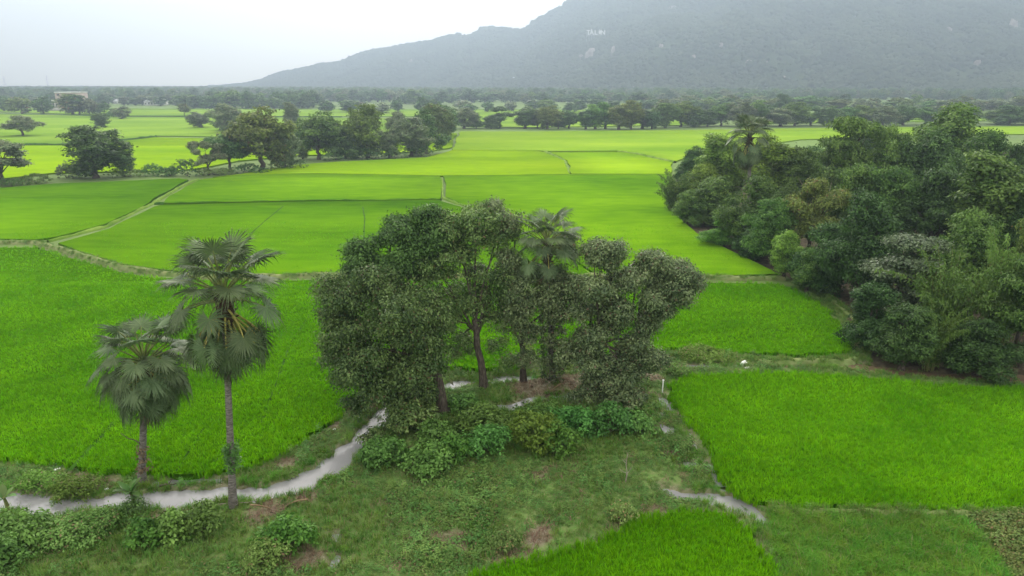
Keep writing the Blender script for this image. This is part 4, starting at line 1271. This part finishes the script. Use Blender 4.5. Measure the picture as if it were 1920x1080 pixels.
# ------------------------------------------------------------------ PALMS
def frond_mesh(elev, R, pet, seed, dead=False, droop=None):
    """fan leaf: stalk leaving the origin in the XZ plane at elev degrees, then a round pleated blade. returns blade mesh, stalk mesh"""
    r = np.random.default_rng(seed)
    e = math.radians(elev)
    n = 7
    pts = [np.zeros(3)]
    ang = e
    bend = math.radians(26 if elev > 30 else 42 if elev > -30 else 26)
    for i in range(n - 1):
        ang -= bend / (n - 1)
        pts.append(pts[-1] + np.array([math.cos(ang), 0, math.sin(ang)]) * pet / (n - 1))
    pts = np.array(pts)
    st = MB()
    st.tube(pts, np.linspace(.055, .024, n), 5)
    # blade frame
    drop = math.radians(10 if elev > 50 else 34 if elev > 0 else 26)
    ba = max(ang - drop * r.uniform(.7, 1.2), math.radians(-88))
    u = np.array([math.cos(ba), 0, math.sin(ba)]); w = np.array([0, 1., 0]); nn = np.array([-math.sin(ba), 0, math.cos(ba)])
    h0 = pts[-1]
    ns = 42 if not dead else 26
    span = math.radians(142 if not dead else 75)
    th = np.linspace(-span, span, ns) + r.normal(0, .015, ns)
    dth = 2 * span / ns
    bl = MB()
    dr = .24 if not dead else .15
    cup = r.uniform(.18, .38)
    for i, t in enumerate(th):
        L = R * (1 - .22 * (abs(t) / span) ** 2) * r.uniform(.9, 1.06)
        if dead: L *= r.uniform(.8, 1.1)
        dirv = lambda tt: u * math.cos(tt) + w * math.sin(tt)
        rows = []
        split = r.uniform(.34, .46)
        for f, half in ((.10, .5), (split, .5), (.74, .30)):
            rr = L * f
            hw = half * dth * (L * min(f, split)) * 1.02
            side = -u * math.sin(t) + w * math.cos(t)
            c = h0 + dirv(t) * rr + nn * (-cup * (rr ** 2) * .16 * (1 + abs(t)))
            c = c + np.array([0, 0, -1.]) * dr * max(0, f - split) ** 1.6 * L * r.uniform(.5, 2.4)
            if f > split: c = c + side * r.normal(0, .025 * L)
            rows.append((c - side * hw, c + nn * hw * .8, c + side * hw))
        tip = h0 + dirv(t) * L + nn * (-cup * L * L * .16 * (1 + abs(t))) + np.array([0, 0, -1.]) * dr * (1 - split) ** 1.2 * L * r.uniform(.9, 2.8) + (-u * math.sin(t) + w * math.cos(t)) * r.normal(0, .05 * L)
        v = [h0] + [p for row in rows for p in row] + [tip]
        T = [(0, 1, 2), (0, 2, 3), (7, 8, 10), (8, 9, 10)]
        Q = [(1, 4, 5, 2), (2, 5, 6, 3), (4, 7, 8, 5), (5, 8, 9, 6)]
        bl.add(v, T, Q)
    return bl.mesh('blade', M['frond_dead' if dead else 'frond']), st.mesh('stalk', M['petiole_dead' if dead else 'petiole_green' if elev > -10 else 'petiole'], True)

FR = {}
ELEVS = [78, 60, 42, 24, 6, -14, -34, -56]
for e in ELEVS:
    FR[e] = [frond_mesh(e, 1.18, 1.95 if e > 50 else 1.75 if e > 10 else 1.8, int(e * 3 + 1000 + s), False) for s in range(2)]
FRD = [frond_mesh(-66 - 4 * s, 1.2, 1.25, 2000 + s, True) for s in range(3)]

def palm(base_px, heart_px, size, label, seed, plan, dead=12, trunk_r=.2, name='sugar_palm', bend=(0, 0)):
    b = GP(*base_px) if len(base_px) == 2 else at(base_px[0], base_px[1], base_px[2])
    Yh = b[1] + bend[1]
    hp = at(heart_px[0], heart_px[1], Yh)
    t = thing(name, label, 'palm tree', b)
    rel = hp - b
    r = np.random.default_rng(seed)
    mb = MB()
    n = 18; s = np.linspace(0, 1, n)[:, None]
    p = rel * s
    p[:, 0] += bend[0] * np.sin(s[:, 0] * np.pi)
    p[0, 2] -= .25
    rad = trunk_r * np.interp(s[:, 0], [0, .06, .15, .8, 1], [1.55, 1.2, 1.0, .82, .9]) * (1 + .05 * np.sin(s[:, 0] * 60))
    mb.tube(p, rad, 12)
    link('trunk', mb.mesh('trunk', M['palm_bark'], True), t)
    # fibrous heart with old leaf bases
    mb = MB()
    for i in range(26):
        a = r.uniform(0, 6.28); z = r.uniform(-1.1, .45) * size; d = np.array([math.cos(a), math.sin(a), 0])
        q0 = rel + [0, 0, z]; mb.tube([q0, q0 + d * .28 * size + [0, 0, .10 * size], q0 + d * .5 * size + [0, 0, .22 * size]], [.10 * size, .07 * size, .03 * size], 5)
    mb.tube([rel + [0, 0, -1.2 * size], rel + [0, 0, -.4 * size], rel + [0, 0, .1 * size], rel + [0, 0, .6 * size]], [trunk_r, .34 * size, .36 * size, .1 * size], 9)
    link('leaf_base', mb.mesh('leaf_base', M['heart']), t)
    ai = r.uniform(0, 6)
    for e, cnt in plan:
        for i in range(cnt):
            ai += 2.399963
            bm_, sm_ = FR[e][r.integers(2)]
            f = link('frond', bm_, t); st = link('stalk', sm_, f)
            f.location = rel + np.array([0, 0, (.45 * (e / 80) + r.uniform(-.12, .12)) * size])
            f.rotation_euler = (r.normal(0, .12), r.normal(0, .1), ai)
            k = size * r.uniform(.88, 1.1); f.scale = (k, k, k)
    for i in range(dead):
        ai += 2.399963
        bm_, sm_ = FRD[i % 3]
        f = link('dead_frond', bm_, t); st = link('stalk', sm_, f)
        f['label'] = 'dead brown frond hanging against the trunk'
        f.location = rel + np.array([0, 0, (-.75 - .35 * r.random()) * size]); f.rotation_euler = (r.normal(0, .1), r.normal(0, .08), ai)
        k = size * r.uniform(.8, 1.05); f.scale = (k * .8, k * .8, k)
    return t, b, rel

P1 = palm((437, 950), (421, 572), 1.2, 'taller of the two sugar palms by the stream, with yellow leaf stalks', 3,
          [(78, 6), (60, 10), (42, 9), (24, 5), (6, 1), (-14, 1), (-34, 14), (-56, 2)], dead=11, trunk_r=.19)
P2 = palm((266, 905), (272, 690), 1.1, 'shorter sugar palm left of the tall one, its round head hiding most of the trunk', 8,
          [(78, 4), (60, 7), (42, 9), (24, 9), (6, 9), (-14, 9), (-34, 7), (-56, 2)], dead=6, trunk_r=.2)
P3 = palm((1036, 712), (1026, 468), 1.02, 'sugar palm rising out of the middle clump with pale fan leaves', 15,
          [(78, 5), (60, 8), (42, 8), (24, 6), (6, 3), (-14, 2), (-34, 2)], dead=2, trunk_r=.2, bend=(0, -1.4))
P4 = palm((1405, 440), (1405, 262), 1.35, 'sugar palm standing above the left part of the right grove', 21,
          [(78, 6), (60, 8), (42, 8), (24, 6), (6, 3), (-34, 6), (-56, 5)], dead=14, trunk_r=.3)

# ------------------------------------------------------------------ CENTRE CLUMP
def lob(px, py, Yv, rpx, sq=.85, dk=1.0):
    c = at(px, py, Yv); r = rpx * depth_at(c[1], c[2]) / F
    return (c[0], c[1], c[2], r, r * dk, r * sq)

def hero_tree(base_px, fork_px, lobs, label, mat, n, ll, lw, seed, tr=.32, Yoff=0, name='tree', droop=.5, clump=.24, limbs_n=12):
    b = GP(*base_px)
    Lw = np.array([lob(*l) for l in lobs])
    fk = at(fork_px[0], fork_px[1], b[1] + Yoff)
    t = thing(name, label, 'tree', b)
    Ll = Lw.copy(); Ll[:, :3] -= b
    cm = crown(frag(Ll, 6, seed, .95, .26, .55, .5), int(n * 1.95), ll * .74, lw * .74, seed, M[mat], clump=clump, droop=droop, inner=.12, per=26, upb=.3)
    link('crown', cm, t)
    tm = limbs((0, 0, 0), fk - b, Ll, tr, seed, M['bark'], nmax=limbs_n, wob=.22, sides=8)
    link('trunk', tm, t)
    return t

yA, yB, yF = 43.8, 48.5, 46.2
hero_tree((832, 772), (815, 690), [(790, 625, yA, 60), (735, 600, yA - 1, 66), (700, 660, yA - 1.5, 62), (755, 690, yA - 1.5, 62), (665, 610, yA, 52), (628, 545, yA + .5, 40), (640, 655, yA - .5, 42), (705, 545, yA + .5, 52),
          (800, 560, yA + .5, 48), (700, 725, yA - 2, 40), (745, 760, yA - 2, 34), (655, 700, yA - 1, 30), (800, 735, yA - 1, 30), (620, 600, yA, 30), (825, 660, yA, 30), (750, 800, yA - 2, 24), (668, 752, yA - 2, 24)],
          'huge drooping fig tree at the left of the middle clump, leaning over the stream', 'fig', 36000, .27, .15, 31, tr=.42, droop=.9)
hero_tree((745, 742), (735, 600), [(690, 480, yB - 1, 42), (735, 445, yB, 44), (775, 425, yB, 42), (800, 415, yB, 34), (755, 495, yB - 1, 56), (820, 455, yB - .5, 44), (680, 520, yB - 1.5, 40), (720, 540, yB - 1, 40)],
          'tall dark tree rising behind the fig at the upper left of the clump', 'dark', 22000, .28, .16, 32, tr=.34, Yoff=1)
hero_tree((908, 728), (890, 600), [(850, 420, yB, 44), (895, 415, yB, 48), (930, 455, yB, 42), (870, 480, yB - .5, 46), (820, 510, yB - .5, 40), (915, 520, yB, 40), (880, 560, yB, 36), (850, 585, yB + .3, 28), (925, 595, yB, 28), (945, 500, yB + .5, 34), (865, 630, yB + .4, 26), (835, 600, yB, 30), (835, 555, yB, 36), (905, 560, yB, 34), (955, 555, yB, 32), (945, 530, yB - .3, 30), (850, 660, yB, 16), (935, 640, yB - .3, 22), (880, 660, yB + .4, 12), (950, 680, yB - .5, 18)],
          'tree with a clear dark forked trunk in the middle of the clump', 'fig', 21000, .27, .15, 33, tr=.30, droop=.5)
hero_tree((982, 715), (975, 600), [(935, 398, yB + 1, 27), (960, 430, yB + 1, 30), (960, 480, yB - .5, 28), (965, 525, yB - .5, 32), (1000, 565, yB - 1, 40), (962, 600, yB - .5, 30), (1000, 625, yB - 1, 34), (985, 675, yB - 1, 28), (1062, 462, yB + 2, 30), (1058, 530, yB - .5, 34), (1020, 545, yB - .8, 34), (1045, 580, yB - .8, 28), (1000, 520, yB + 1.5, 32), (1085, 545, yB + 1, 28)],
          'greyish tree in front of the middle palm, reaching the highest point of the clump', 'fig2', 17000, .25, .14, 34, tr=.24, droop=.4)
hero_tree((1130, 752), (1125, 620), [(1110, 475, yF, 28), (1145, 480, yF, 38), (1165, 525, yF, 42), (1110, 540, yF - .5, 48), (1160, 590, yF, 48), (1115, 620, yF - .8, 48), (1085, 580, yF, 34), (1180, 645, yF, 42), (1125, 685, yF - 1, 44), (1175, 700, yF - 1, 40),
          (1215, 680, yF, 32), (1090, 665, yF - .5, 34), (1105, 730, yF - 1, 30)],
          'dense broad-leaved tree right of the middle palm, leafy down to the mud', 'fig2', 30000, .26, .15, 35, tr=.3, droop=.6)
hero_tree((1180, 735), (1195, 620), [(1225, 500, yF + .5, 40), (1265, 510, yF + .5, 38), (1290, 530, yF + .5, 28), (1235, 550, yF, 40), (1275, 558, yF, 28), (1215, 478, yF + .5, 17), (1190, 520, yF + .5, 26), (1250, 580, yF, 22), (1215, 600, yF, 30)],
          'right-hand tree of the clump reaching out over the paddy', 'fig2', 17000, .25, .14, 36, tr=.22, droop=.4)
# climbers
def creeper(lobs, label, mat, n, ll, seed, name='climbing_vine'):
    Lw = np.array(lobs); b = Lw[:, :3].mean(0); b[2] = Lw[:, 2].min() - Lw[0, 5]
    t = thing(name, label, 'vine', b)
    L = Lw.copy(); L[:, :3] -= b
    link('leaves', crown(L, n, ll, ll * .6, seed, M[mat], clump=.12, droop=.25, inner=.1, per=10, name='leaves'), t)
    mb = MB(); r = np.random.default_rng(seed)
    for i in range(5):
        q = L[r.permutation(len(L))[:3]][:, :3]; q = q[np.argsort(q[:, 2])]
        mb.tube(q + r.normal(0, .1, q.shape), .025, 4)
    link('stem', mb.mesh('stem', M['bark']), t)
    return t
creeper([lob(1036, y_, P3[1][1] - (712 - y_) * .011, w_, 1.3) for y_, w_ in ((540, 20), (570, 23), (600, 24), (630, 23), (660, 22), (690, 22))], 'creeper wrapping the trunk of the middle palm', 'fig2', 6500, .2, 41)
creeper([lob(436, y_, P1[1][1], w_, 1.0) for y_, w_ in ((838, 13), (852, 15), (866, 12), (880, 8))], 'clump of green vine halfway up the tall palm trunk', 'vine', 700, .17, 42)

# ------------------------------------------------------------------ SHRUBS of the foreground
def shrub(px, py, wpx, hpx, mat, label, seed, ll=.2, n=None, name='shrub'):
    p = GP(px, py); k = depth_at(p[1], .5) / F
    w = wpx * k / 2; h = hpx * k
    r = np.random.default_rng(seed + 500)
    L = []
    for i in range(9):
        a = r.uniform(0, 6.28); q = r.uniform(.2, .72)
        s = w * r.uniform(.3, .46)
        L.append((w * q * math.cos(a), w * q * .7 * math.sin(a), h * r.uniform(.25, .62) * (1.1 - q * .5), s, s, min(s, h * .42)))
    L.append((0, 0, h * .62, w * .4, w * .4, h * .36))
    t = thing(name, label, 'shrub', p)
    n = n or int(min(9000, max(900, 260 * w * w * 3.2)))
    link('leaves', crown(L, n, ll, ll * .6, seed, M[mat], clump=.15, droop=.1, inner=.15, per=11, upb=.6, name='leaves', low=.3), t)
    mb = MB()
    for l_ in L:
        mb.tube([(0, 0, -.1), (l_[0] * .4, l_[1] * .4, l_[2] * .5), (l_[0], l_[1], l_[2])], [.035, .025, .012], 5)
    link('stem', mb.mesh('stem', M['bark']), t)
    return t
SHR = [
 (735, 868, 110, 50, 'shrub', 'broad low shrub at the left end of the thicket, above the stream bend'),
 (800, 880, 110, 56, 'shrub', 'leafy shrub under the fig tree, left of the light green one'),
 (850, 862, 80, 50, 'shrub2', 'light green shrub in the front row of the thicket'),
 (820, 835, 90, 50, 'shrub', 'dark leafy shrub right below the fig foliage'),
 (905, 806, 110, 50, 'shrub', 'shadowed shrub under the forked trunk'),
 (875, 772, 70, 36, 'shrub', 'shrub at the foot of the forked tree trunk'),
 (920, 850, 100, 60, 'shrub', 'shrub left of the big bright mound in the thicket'),
 (985, 842, 130, 80, 'shrub2', 'biggest bright leafy mound in the middle of the thicket'),
 (1040, 850, 100, 66, 'shrub2', 'bright shrub joining the big mound on its right'),
 (1010, 798, 110, 38, 'shrub', 'dark shrub behind the big bright mound'),
 (1080, 808, 110, 46, 'shrub', 'dark green shrub beside the mud under the palm'),
 (1140, 812, 110, 60, 'shrub', 'rounded shrub in the right half of the thicket'),
 (1190, 815, 80, 50, 'shrub', 'last shrub at the right end of the thicket'),
 (1180, 768, 110, 50, 'fig2', 'dusty dark bush under the right-hand tree'),
 (700, 840, 50, 40, 'fig', 'dark bush where the fig branches meet the stream'),
 (770, 805, 100, 60, 'fig', 'dark bush rooted below the fig crown'),
 (35, 1018, 130, 74, 'shrub', 'dense green bush at the lower left corner by the stream'),
 (10, 1060, 110, 70, 'shrub', 'green bush cut by the lower left corner'),
 (135, 1010, 130, 40, 'weed', 'low sprawling bush right of the corner bush'),
 (200, 992, 110, 36, 'weed', 'low weedy mound below the banana plant'),
 (385, 1000, 90, 76, 'shrub', 'dark leafy bush at the foot of the tall palm'),
 (330, 1010, 100, 60, 'shrub', 'creeper-covered bush left of the tall palm foot'),
 (270, 1020, 90, 50, 'shrub2', 'light green creeping bush in the lower left'),
 (530, 1030, 120, 70, 'shrub2', 'yellow-green bushy weed right of the tall palm foot'),
 (500, 1060, 100, 50, 'weed', 'weedy bush near the bottom edge under the yellow-green one'),
 (255, 962, 46, 40, 'vine', 'small shrub at the foot of the banana plant'),
 (75, 908, 90, 22, 'weed2', 'grassy hummock between stream and paddy, left one'),
 (150, 925, 110, 30, 'weed2', 'grassy hummock between stream and paddy, middle one'),
 (940, 1030, 80, 40, 'brownweed', 'yellowish weedy bush beside the bottom paddy'),
 (1165, 975, 60, 34, 'brownweed', 'small dry bush at the bare mud above the bottom paddy'),
 (1330, 672, 120, 18, 'weed2', 'long low grassy hummock by the pale stream right of the clump'),
 (1265, 702, 60, 20, 'weed', 'low tuft at the left corner of the right paddy'),
 (1275, 842, 60, 26, 'weed', 'green hummock beside the small puddles of the right ditch'),
]
for i, (a, b, w, h, m_, lab) in enumerate(SHR):
    shrub(a, b, w, h, m_, lab, i, .22 if m_ in ('shrub', 'shrub2', 'fig', 'fig2') else .15)
# brush along the left tree line
BR = [(285, 330, 50, 18, 'weed'), (352, 330, 50, 26, 'dark'), (125, 334, 40, 22, 'grey'), (240, 332, 60, 12, 'weed'), (65, 344, 60, 14, 'weed'), (320, 330, 40, 12, 'weed'), (405, 328, 60, 10, 'weed'), (470, 326, 60, 14, 'dark'),
      (540, 318, 60, 16, 'dark'), (630, 300, 70, 16, 'dark'), (700, 299, 70, 18, 'dark'), (740, 298, 60, 18, 'dark'), (790, 294, 50, 16, 'dark'), (20, 350, 50, 12, 'weed')]
for i, (a, b, w, h, m_) in enumerate(BR):
    p = P(a, b); k = depth_at(p[1], .5) / F
    shrub(a, b, w * 1.25, h * 1.35, m_, 'low %s brush under the left tree row, %s from the left' % ({'weed': 'green', 'dark': 'dark', 'grey': 'greyish reedy'}[m_], ORD[sorted(range(len(BR)), key=lambda q: BR[q][0]).index(i)]), 60 + i, .28, 2800)

# reeds
# banana plants
def banana(px, py, ytop, label, seed, mats=('banana',), n=7, wk=.3):
    p = GP(px, py); zt = CAMH + ray(px, ytop)[2] / ray(px, ytop)[1] * p[1]; h = zt - p[2]
    t = thing('banana_plant', label, 'plant', p)
    r = np.random.default_rng(seed)
    mb = MB(); mb.tube([(0, 0, -.1), (.05 * h, 0, .3 * h), (0.02, 0, .55 * h)], [.12, .1, .06], 7)
    link('stem', mb.mesh('stem', M['culm'], True), t)
    for i in range(n):
        a = i * 2.4 + r.uniform(-.3, .3); d = np.array([math.cos(a), math.sin(a), 0]); s = np.array([-d[1], d[0], 0])
        up = r.uniform(.35, 1.0); L = h * .62 * r.uniform(.8, 1.1)
        m = 8; mb = MB(); V = []
        for j in range(m):
            f = j / (m - 1)
            c = np.array([.02, 0, .5 * h]) + d * L * (f * (1.15 - up * .7)) + np.array([0, 0, 1]) * L * (up * f - .55 * (1.2 - up) * f ** 2.2)
            wv = wk * L * math.sin(min(f * 1.15 + .06, 1) * math.pi) ** .7 * .5 if f < .98 else .01
            V += [c - s * wv + [0, 0, .25 * wv], c, c + s * wv + [0, 0, .25 * wv]]
        q = [(j * 3 + k, j * 3 + k + 1, j * 3 + k + 4, j * 3 + k + 3) for j in range(m - 1) for k in (0, 1)]
        mb.add(V, None, q)
        link('leaf', mb.mesh('leaf', M[mats[i % len(mats)]]), t)
    return t
banana(250, 958, 890, 'banana-like plant with spiky leaves below the shorter palm', 1, n=9)
banana(14, 965, 905, 'small banana-like plant at the left frame edge by the stream', 2, ('banana',), n=5)

# dead fronds and sticks lying by the stream
for i, (a, b, rz, k, lab) in enumerate([(548, 950, 2.9, 1.0, 'dry fallen palm frond lying right of the tall palm foot'), (505, 958, .4, .9, 'brown fallen frond lying just below the stream'), (330, 968, 2.2, .8, 'dead frond on bare mud left of the tall palm'),
                                       (1085, 730, 1.2, 1.1, 'dead palm frond lying in the mud under the middle palm'), (1030, 738, 3.6, 1.0, 'brown frond lying in the mud left of its neighbour'), (1130, 728, 5.0, 1.0, 'dry frond in the mud under the right-hand trees')]):
    p = GP(a, b)
    o = thing('fallen_frond', lab, 'palm frond', (p[0], p[1], p[2] + .25), rz)
    f = link('blade', FRD[i % 3][0], o); s_ = link('stalk', FRD[i % 3][1], o)
    for z in (f, s_):
        z.rotation_euler = (r_.normal(0, .2), -1.05, 0); z.location = (-1.0 * k, 0, .35); z.scale = (k, k, k)
dead_tree(1172, 905, 848, 'dry bare sapling standing in the rough grass', 11, 'twig', spread=.3, n=6, thick=.014, name='dry_sapling')
dead_tree(1322, 935, 918, 'short dry stick by the small ditch', 12, 'twig', spread=.4, n=3, thick=.02, name='dry_stick')
def stick(a, b, L, rz, el, label, rad=.025, z=.1, mat='bark'):
    p = GP(a, b); mb = MB()
    d = np.array([math.cos(rz) * math.cos(el), math.sin(rz) * math.cos(el), math.sin(el)])
    mb.tube([np.zeros(3), d * L * .4 + [0, 0, .06], d * L * .75, d * L + [0, .08, .05]], [rad, rad * .9, rad * .6, rad * .3], 5)
    mb.tube([d * L * .5, d * L * .6 + [.1, .15, .25]], [rad * .5, rad * .2], 4)
    tag(link('dead_branch', mb.mesh('dead_branch', M[mat]), loc=(p[0], p[1], p[2] + z)), label, 'branch')
stick(330, 935, 1.1, .6, .25, 'dead branch sticking out of the stream left of the tall palm')
stick(400, 950, 2.4, .05, .05, 'long thin stick lying across the bank at the tall palm foot', mat='twig')
stick(300, 915, .9, .1, .02, 'short dark log at the stream edge under the shorter palm', .07)
stick(1020, 725, 2.0, .3, .4, 'leaning dry branch in the mud below the middle palm', mat='twig')
stick(700, 795, .9, 1.0, .3, 'dead twig poking out of the narrow stream below the fig')
# broken branch on the shorter palm
b2 = P2[1]
c0 = at(266, 835, b2[1] - .15)
mb = MB(); mb.tube([c0, at(255, 826, b2[1] - .2), at(240, 822, b2[1] - .2), at(226, 812, b2[1] - .2)], [.05, .035, .025, .012], 5)
mb.v = [v - c0 for v in mb.v]
tag(link('broken_branch', mb.mesh('broken_branch', M['bark']), loc=c0), 'bare broken branch sticking out left from the shorter palm trunk', 'branch')
creeper([lob(268, y_, b2[1] - .05, w_, 1.2) for y_, w_ in ((845, 8), (862, 9), (880, 9))], 'dry stems and leaves wrapped round the foot of the shorter palm', 'dry', 260, .18, 44)

# ------------------------------------------------------------------ small man-made things
def bag(px, py, w, h, label, seed):
    p = GP(px, py); r = np.random.default_rng(seed)
    import bmesh
    b = bmesh.new(); bmesh.ops.create_icosphere(b, subdivisions=3, radius=1)
    V = np.array([v.co[:] for v in b.verts]); T = np.array([[v.index for v in f.verts] for f in b.faces]); b.free()
    V *= 1 + .16 * np.sin(V[:, :1] * 6 + seed) * np.cos(V[:, 2:] * 7) + .10 * np.sin(V[:, 1:2] * 13 + V[:, 2:] * 9)
    V[:, 2] = np.maximum(V[:, 2], -.7); V[:, 0] += .25 * V[:, 2]
    V = V * [w / 2, w * .4, h / 1.75]; V[:, 2] += h * .35
    return tag(link('plastic_bag' if w > .3 else 'litter', mesh('plastic_bag', V, T, None, M['plastic'], True), loc=p), label, 'bag' if w > .3 else 'litter')
p = GP(1395, 684)
bag(1394, 686, .5, .55, 'crumpled white plastic sack beside the ditch at the edge of the right paddy', 1)
bag(1402, 690, .45, .12, 'flat white scrap lying just below the white sack', 2)
for i, (a, b, lab) in enumerate([(104, 882, 'white scrap on the bank above the left stream'), (110, 880, 'white scrap touching another on the left bank'), (165, 902, 'pale scrap on the bare bank right of the other scraps'), (200, 918, 'pale scrap at the grassy hummock by the stream'),
                                 (627, 806, 'white scrap on the mud where the stream narrows'), (1635, 700, 'white scrap at the far edge of the right paddy'), (1745, 714, 'white scrap floating by the dark ditch'), (1098, 691, 'white scrap on the mud right of the middle palm')]):
    bag(a, b, .22, .1, lab, 10 + i)
p = GP(1241, 748)
t = thing('marker_post', 'thin white post at the corner of the right paddy', 'post', p)
mb = MB(); mb.tube([(0, 0, -.2), (0, 0, .5), (.01, 0, .95)], .045, 10); link('pole', mb.mesh('pole', M['white'], True), t)
mb = MB(); mb.tube([(0.01, 0, .951), (.01, 0, 1.03)], .075, 10); link('cap', mb.mesh('cap', M['white'], True), t)

# village
def building(px, py, ytop, wpx, label, mat, d=14, roof='flat', cols=5, rows=2, name='building'):
    p = P(px, py); zt = CAMH + ray(px, ytop)[2] / ray(px, ytop)[1] * p[1]
    h = zt; w = wpx * depth_at(p[1], 0) / F
    t = thing(name, label, 'building', p)
    b = MB(); b.box((0, d / 2, 0), w, d, h); link('wall', b.mesh('wall', M[mat]), t)
    if roof == 'flat':
        b = MB(); b.box((0, d / 2, h + .005), w * 1.04, d * 1.04, .7); link('roof', b.mesh('roof', M['metalroof']), t)
    else:
        b = MB(); hh = h; w2 = w * .53; b.add([(-w2, -.8, hh), (w2, -.8, hh), (w2, d + .8, hh), (-w2, d + .8, hh), (-w2, d / 2, hh + 2.6), (w2, d / 2, hh + 2.6)], [(0, 4, 3), (1, 2, 5)], [(0, 1, 5, 4), (2, 3, 4, 5), (3, 2, 1, 0)])
        link('roof', b.mesh('roof', M['metalroof']), t)
    for i in range(cols):
        for j in range(rows):
            b = MB(); b.box((-w / 2 + w * (i + .5) / cols, -.02, h * (j + .35) / rows), w / cols * .4, .12, h / rows * .4)
            link('window', b.mesh('window', M['window']), t)
    return t
building(126, 207, 174, 36, 'tall pinkish block with a pale flat roof among the far left trees', 'wall_pink', roof='flat', cols=3, rows=4, d=20)
building(108, 206, 189, 18, 'lower grey annex at the left side of the pinkish block', 'concrete', cols=3, rows=1)
building(288, 198, 191, 34, 'long white shed with pale roof in the far left village', 'wall_white', roof='gable', cols=6, rows=1)
building(312, 193, 187, 18, 'small white house behind the long shed', 'wall_white', roof='gable', cols=3, rows=1)
building(80, 190, 184, 14, 'pale roofed house far behind the left trees', 'wall_white', roof='gable', cols=2, rows=1)
building(216, 195, 190, 8, 'tiny white house left of the long shed', 'wall_white', roof='gable', cols=2, rows=1)
building(237, 195, 191, 8, 'tiny pale house between the trees of the village', 'concrete', roof='gable', cols=2, rows=1)
building(4, 184, 179, 12, 'pale house at the far left frame edge', 'wall_white', roof='gable', cols=2, rows=1)
building(262, 194.5, 190, 10, 'small pale house left of the long shed, nearer than the trees', 'wall_white', roof='gable', cols=2, rows=1)
building(338, 190, 186, 10, 'pale house right of the long shed', 'wall_pink', roof='gable', cols=2, rows=1)
building(166, 196, 191, 10, 'small house with pale roof right of the pinkish block', 'wall_white', roof='gable', cols=2, rows=1)
building(60, 193, 188, 10, 'small house left of the pinkish block', 'wall_white', roof='gable', cols=2, rows=1)
# low wall in front of the pink block
p = P(122, 208.5); w = 56 * depth_at(p[1], 0) / F
mb = MB(); mb.box((0, 0, 0), w, .5, 2.6)
tag(link('compound_wall', mb.mesh('compound_wall', M['concrete']), loc=p), 'long low grey wall in front of the pinkish block', 'wall')
# pylons on the horizon
for a, lab in ((12, 'faint lattice mast on the horizon at the left frame edge'), (92, 'faint lattice mast on the horizon left of the pink block')):
    p = P(a, 172); h = CAMH + ray(a, 142)[2] / ray(a, 142)[1] * p[1]
    mb = MB()
    for sx, sy in ((-1, -1), (1, -1), (1, 1), (-1, 1)):
        mb.tube([(sx * 3, sy * 3, 0), (sx * .5, sy * .5, h)], [.25, .15], 4)
    for q in range(10):
        z = h * q / 10; z2 = h * (q + 1) / 10; k = 3 - 2.5 * q / 10; k2 = 3 - 2.5 * (q + 1) / 10
        mb.tube([(-k, -k, z), (k2, -k2, z2)], .1, 4); mb.tube([(k, -k, z), (-k2, -k2, z2)], .1, 4)
    for q in (.75, .85, .95):
        mb.tube([(-6, 0, h * q), (6, 0, h * q)], .15, 4)
    tag(link('lattice_mast', mb.mesh('lattice_mast', M['steel']), loc=p), lab, 'mast')

# ------------------------------------------------------------------ HAZE
hz = MB()
hx0, hx1, hy0, hy1 = -GROUND_FAR * 1.02, GROUND_FAR * 1.02, -GROUND_FAR * .3, GROUND_FAR * 1.03
hz.box(((hx0 + hx1) / 2, (hy0 + hy1) / 2, -8), hx1 - hx0, hy1 - hy0, max(HMAX + 25, 100) + 8)
m, n, l, out = newmat('haze')
pv = n.new('ShaderNodeVolumePrincipled')
pv.inputs['Color'].default_value = (.61, .775, 1.0, 1)
pv.inputs['Density'].default_value = HAZE_DENSITY
pv.inputs['Anisotropy'].default_value = .64
l.new(pv.outputs[0], out.inputs['Volume'])
tag(link('haze', hz.mesh('haze', m)), 'pale haze filling the air over the plain', kind='stuff')
print('trees', TREES, 'objects', len(bpy.data.objects))

print('unique tris', sum(len(m.loops) - 2 * len(m.polygons) for m in bpy.data.meshes if m.users))
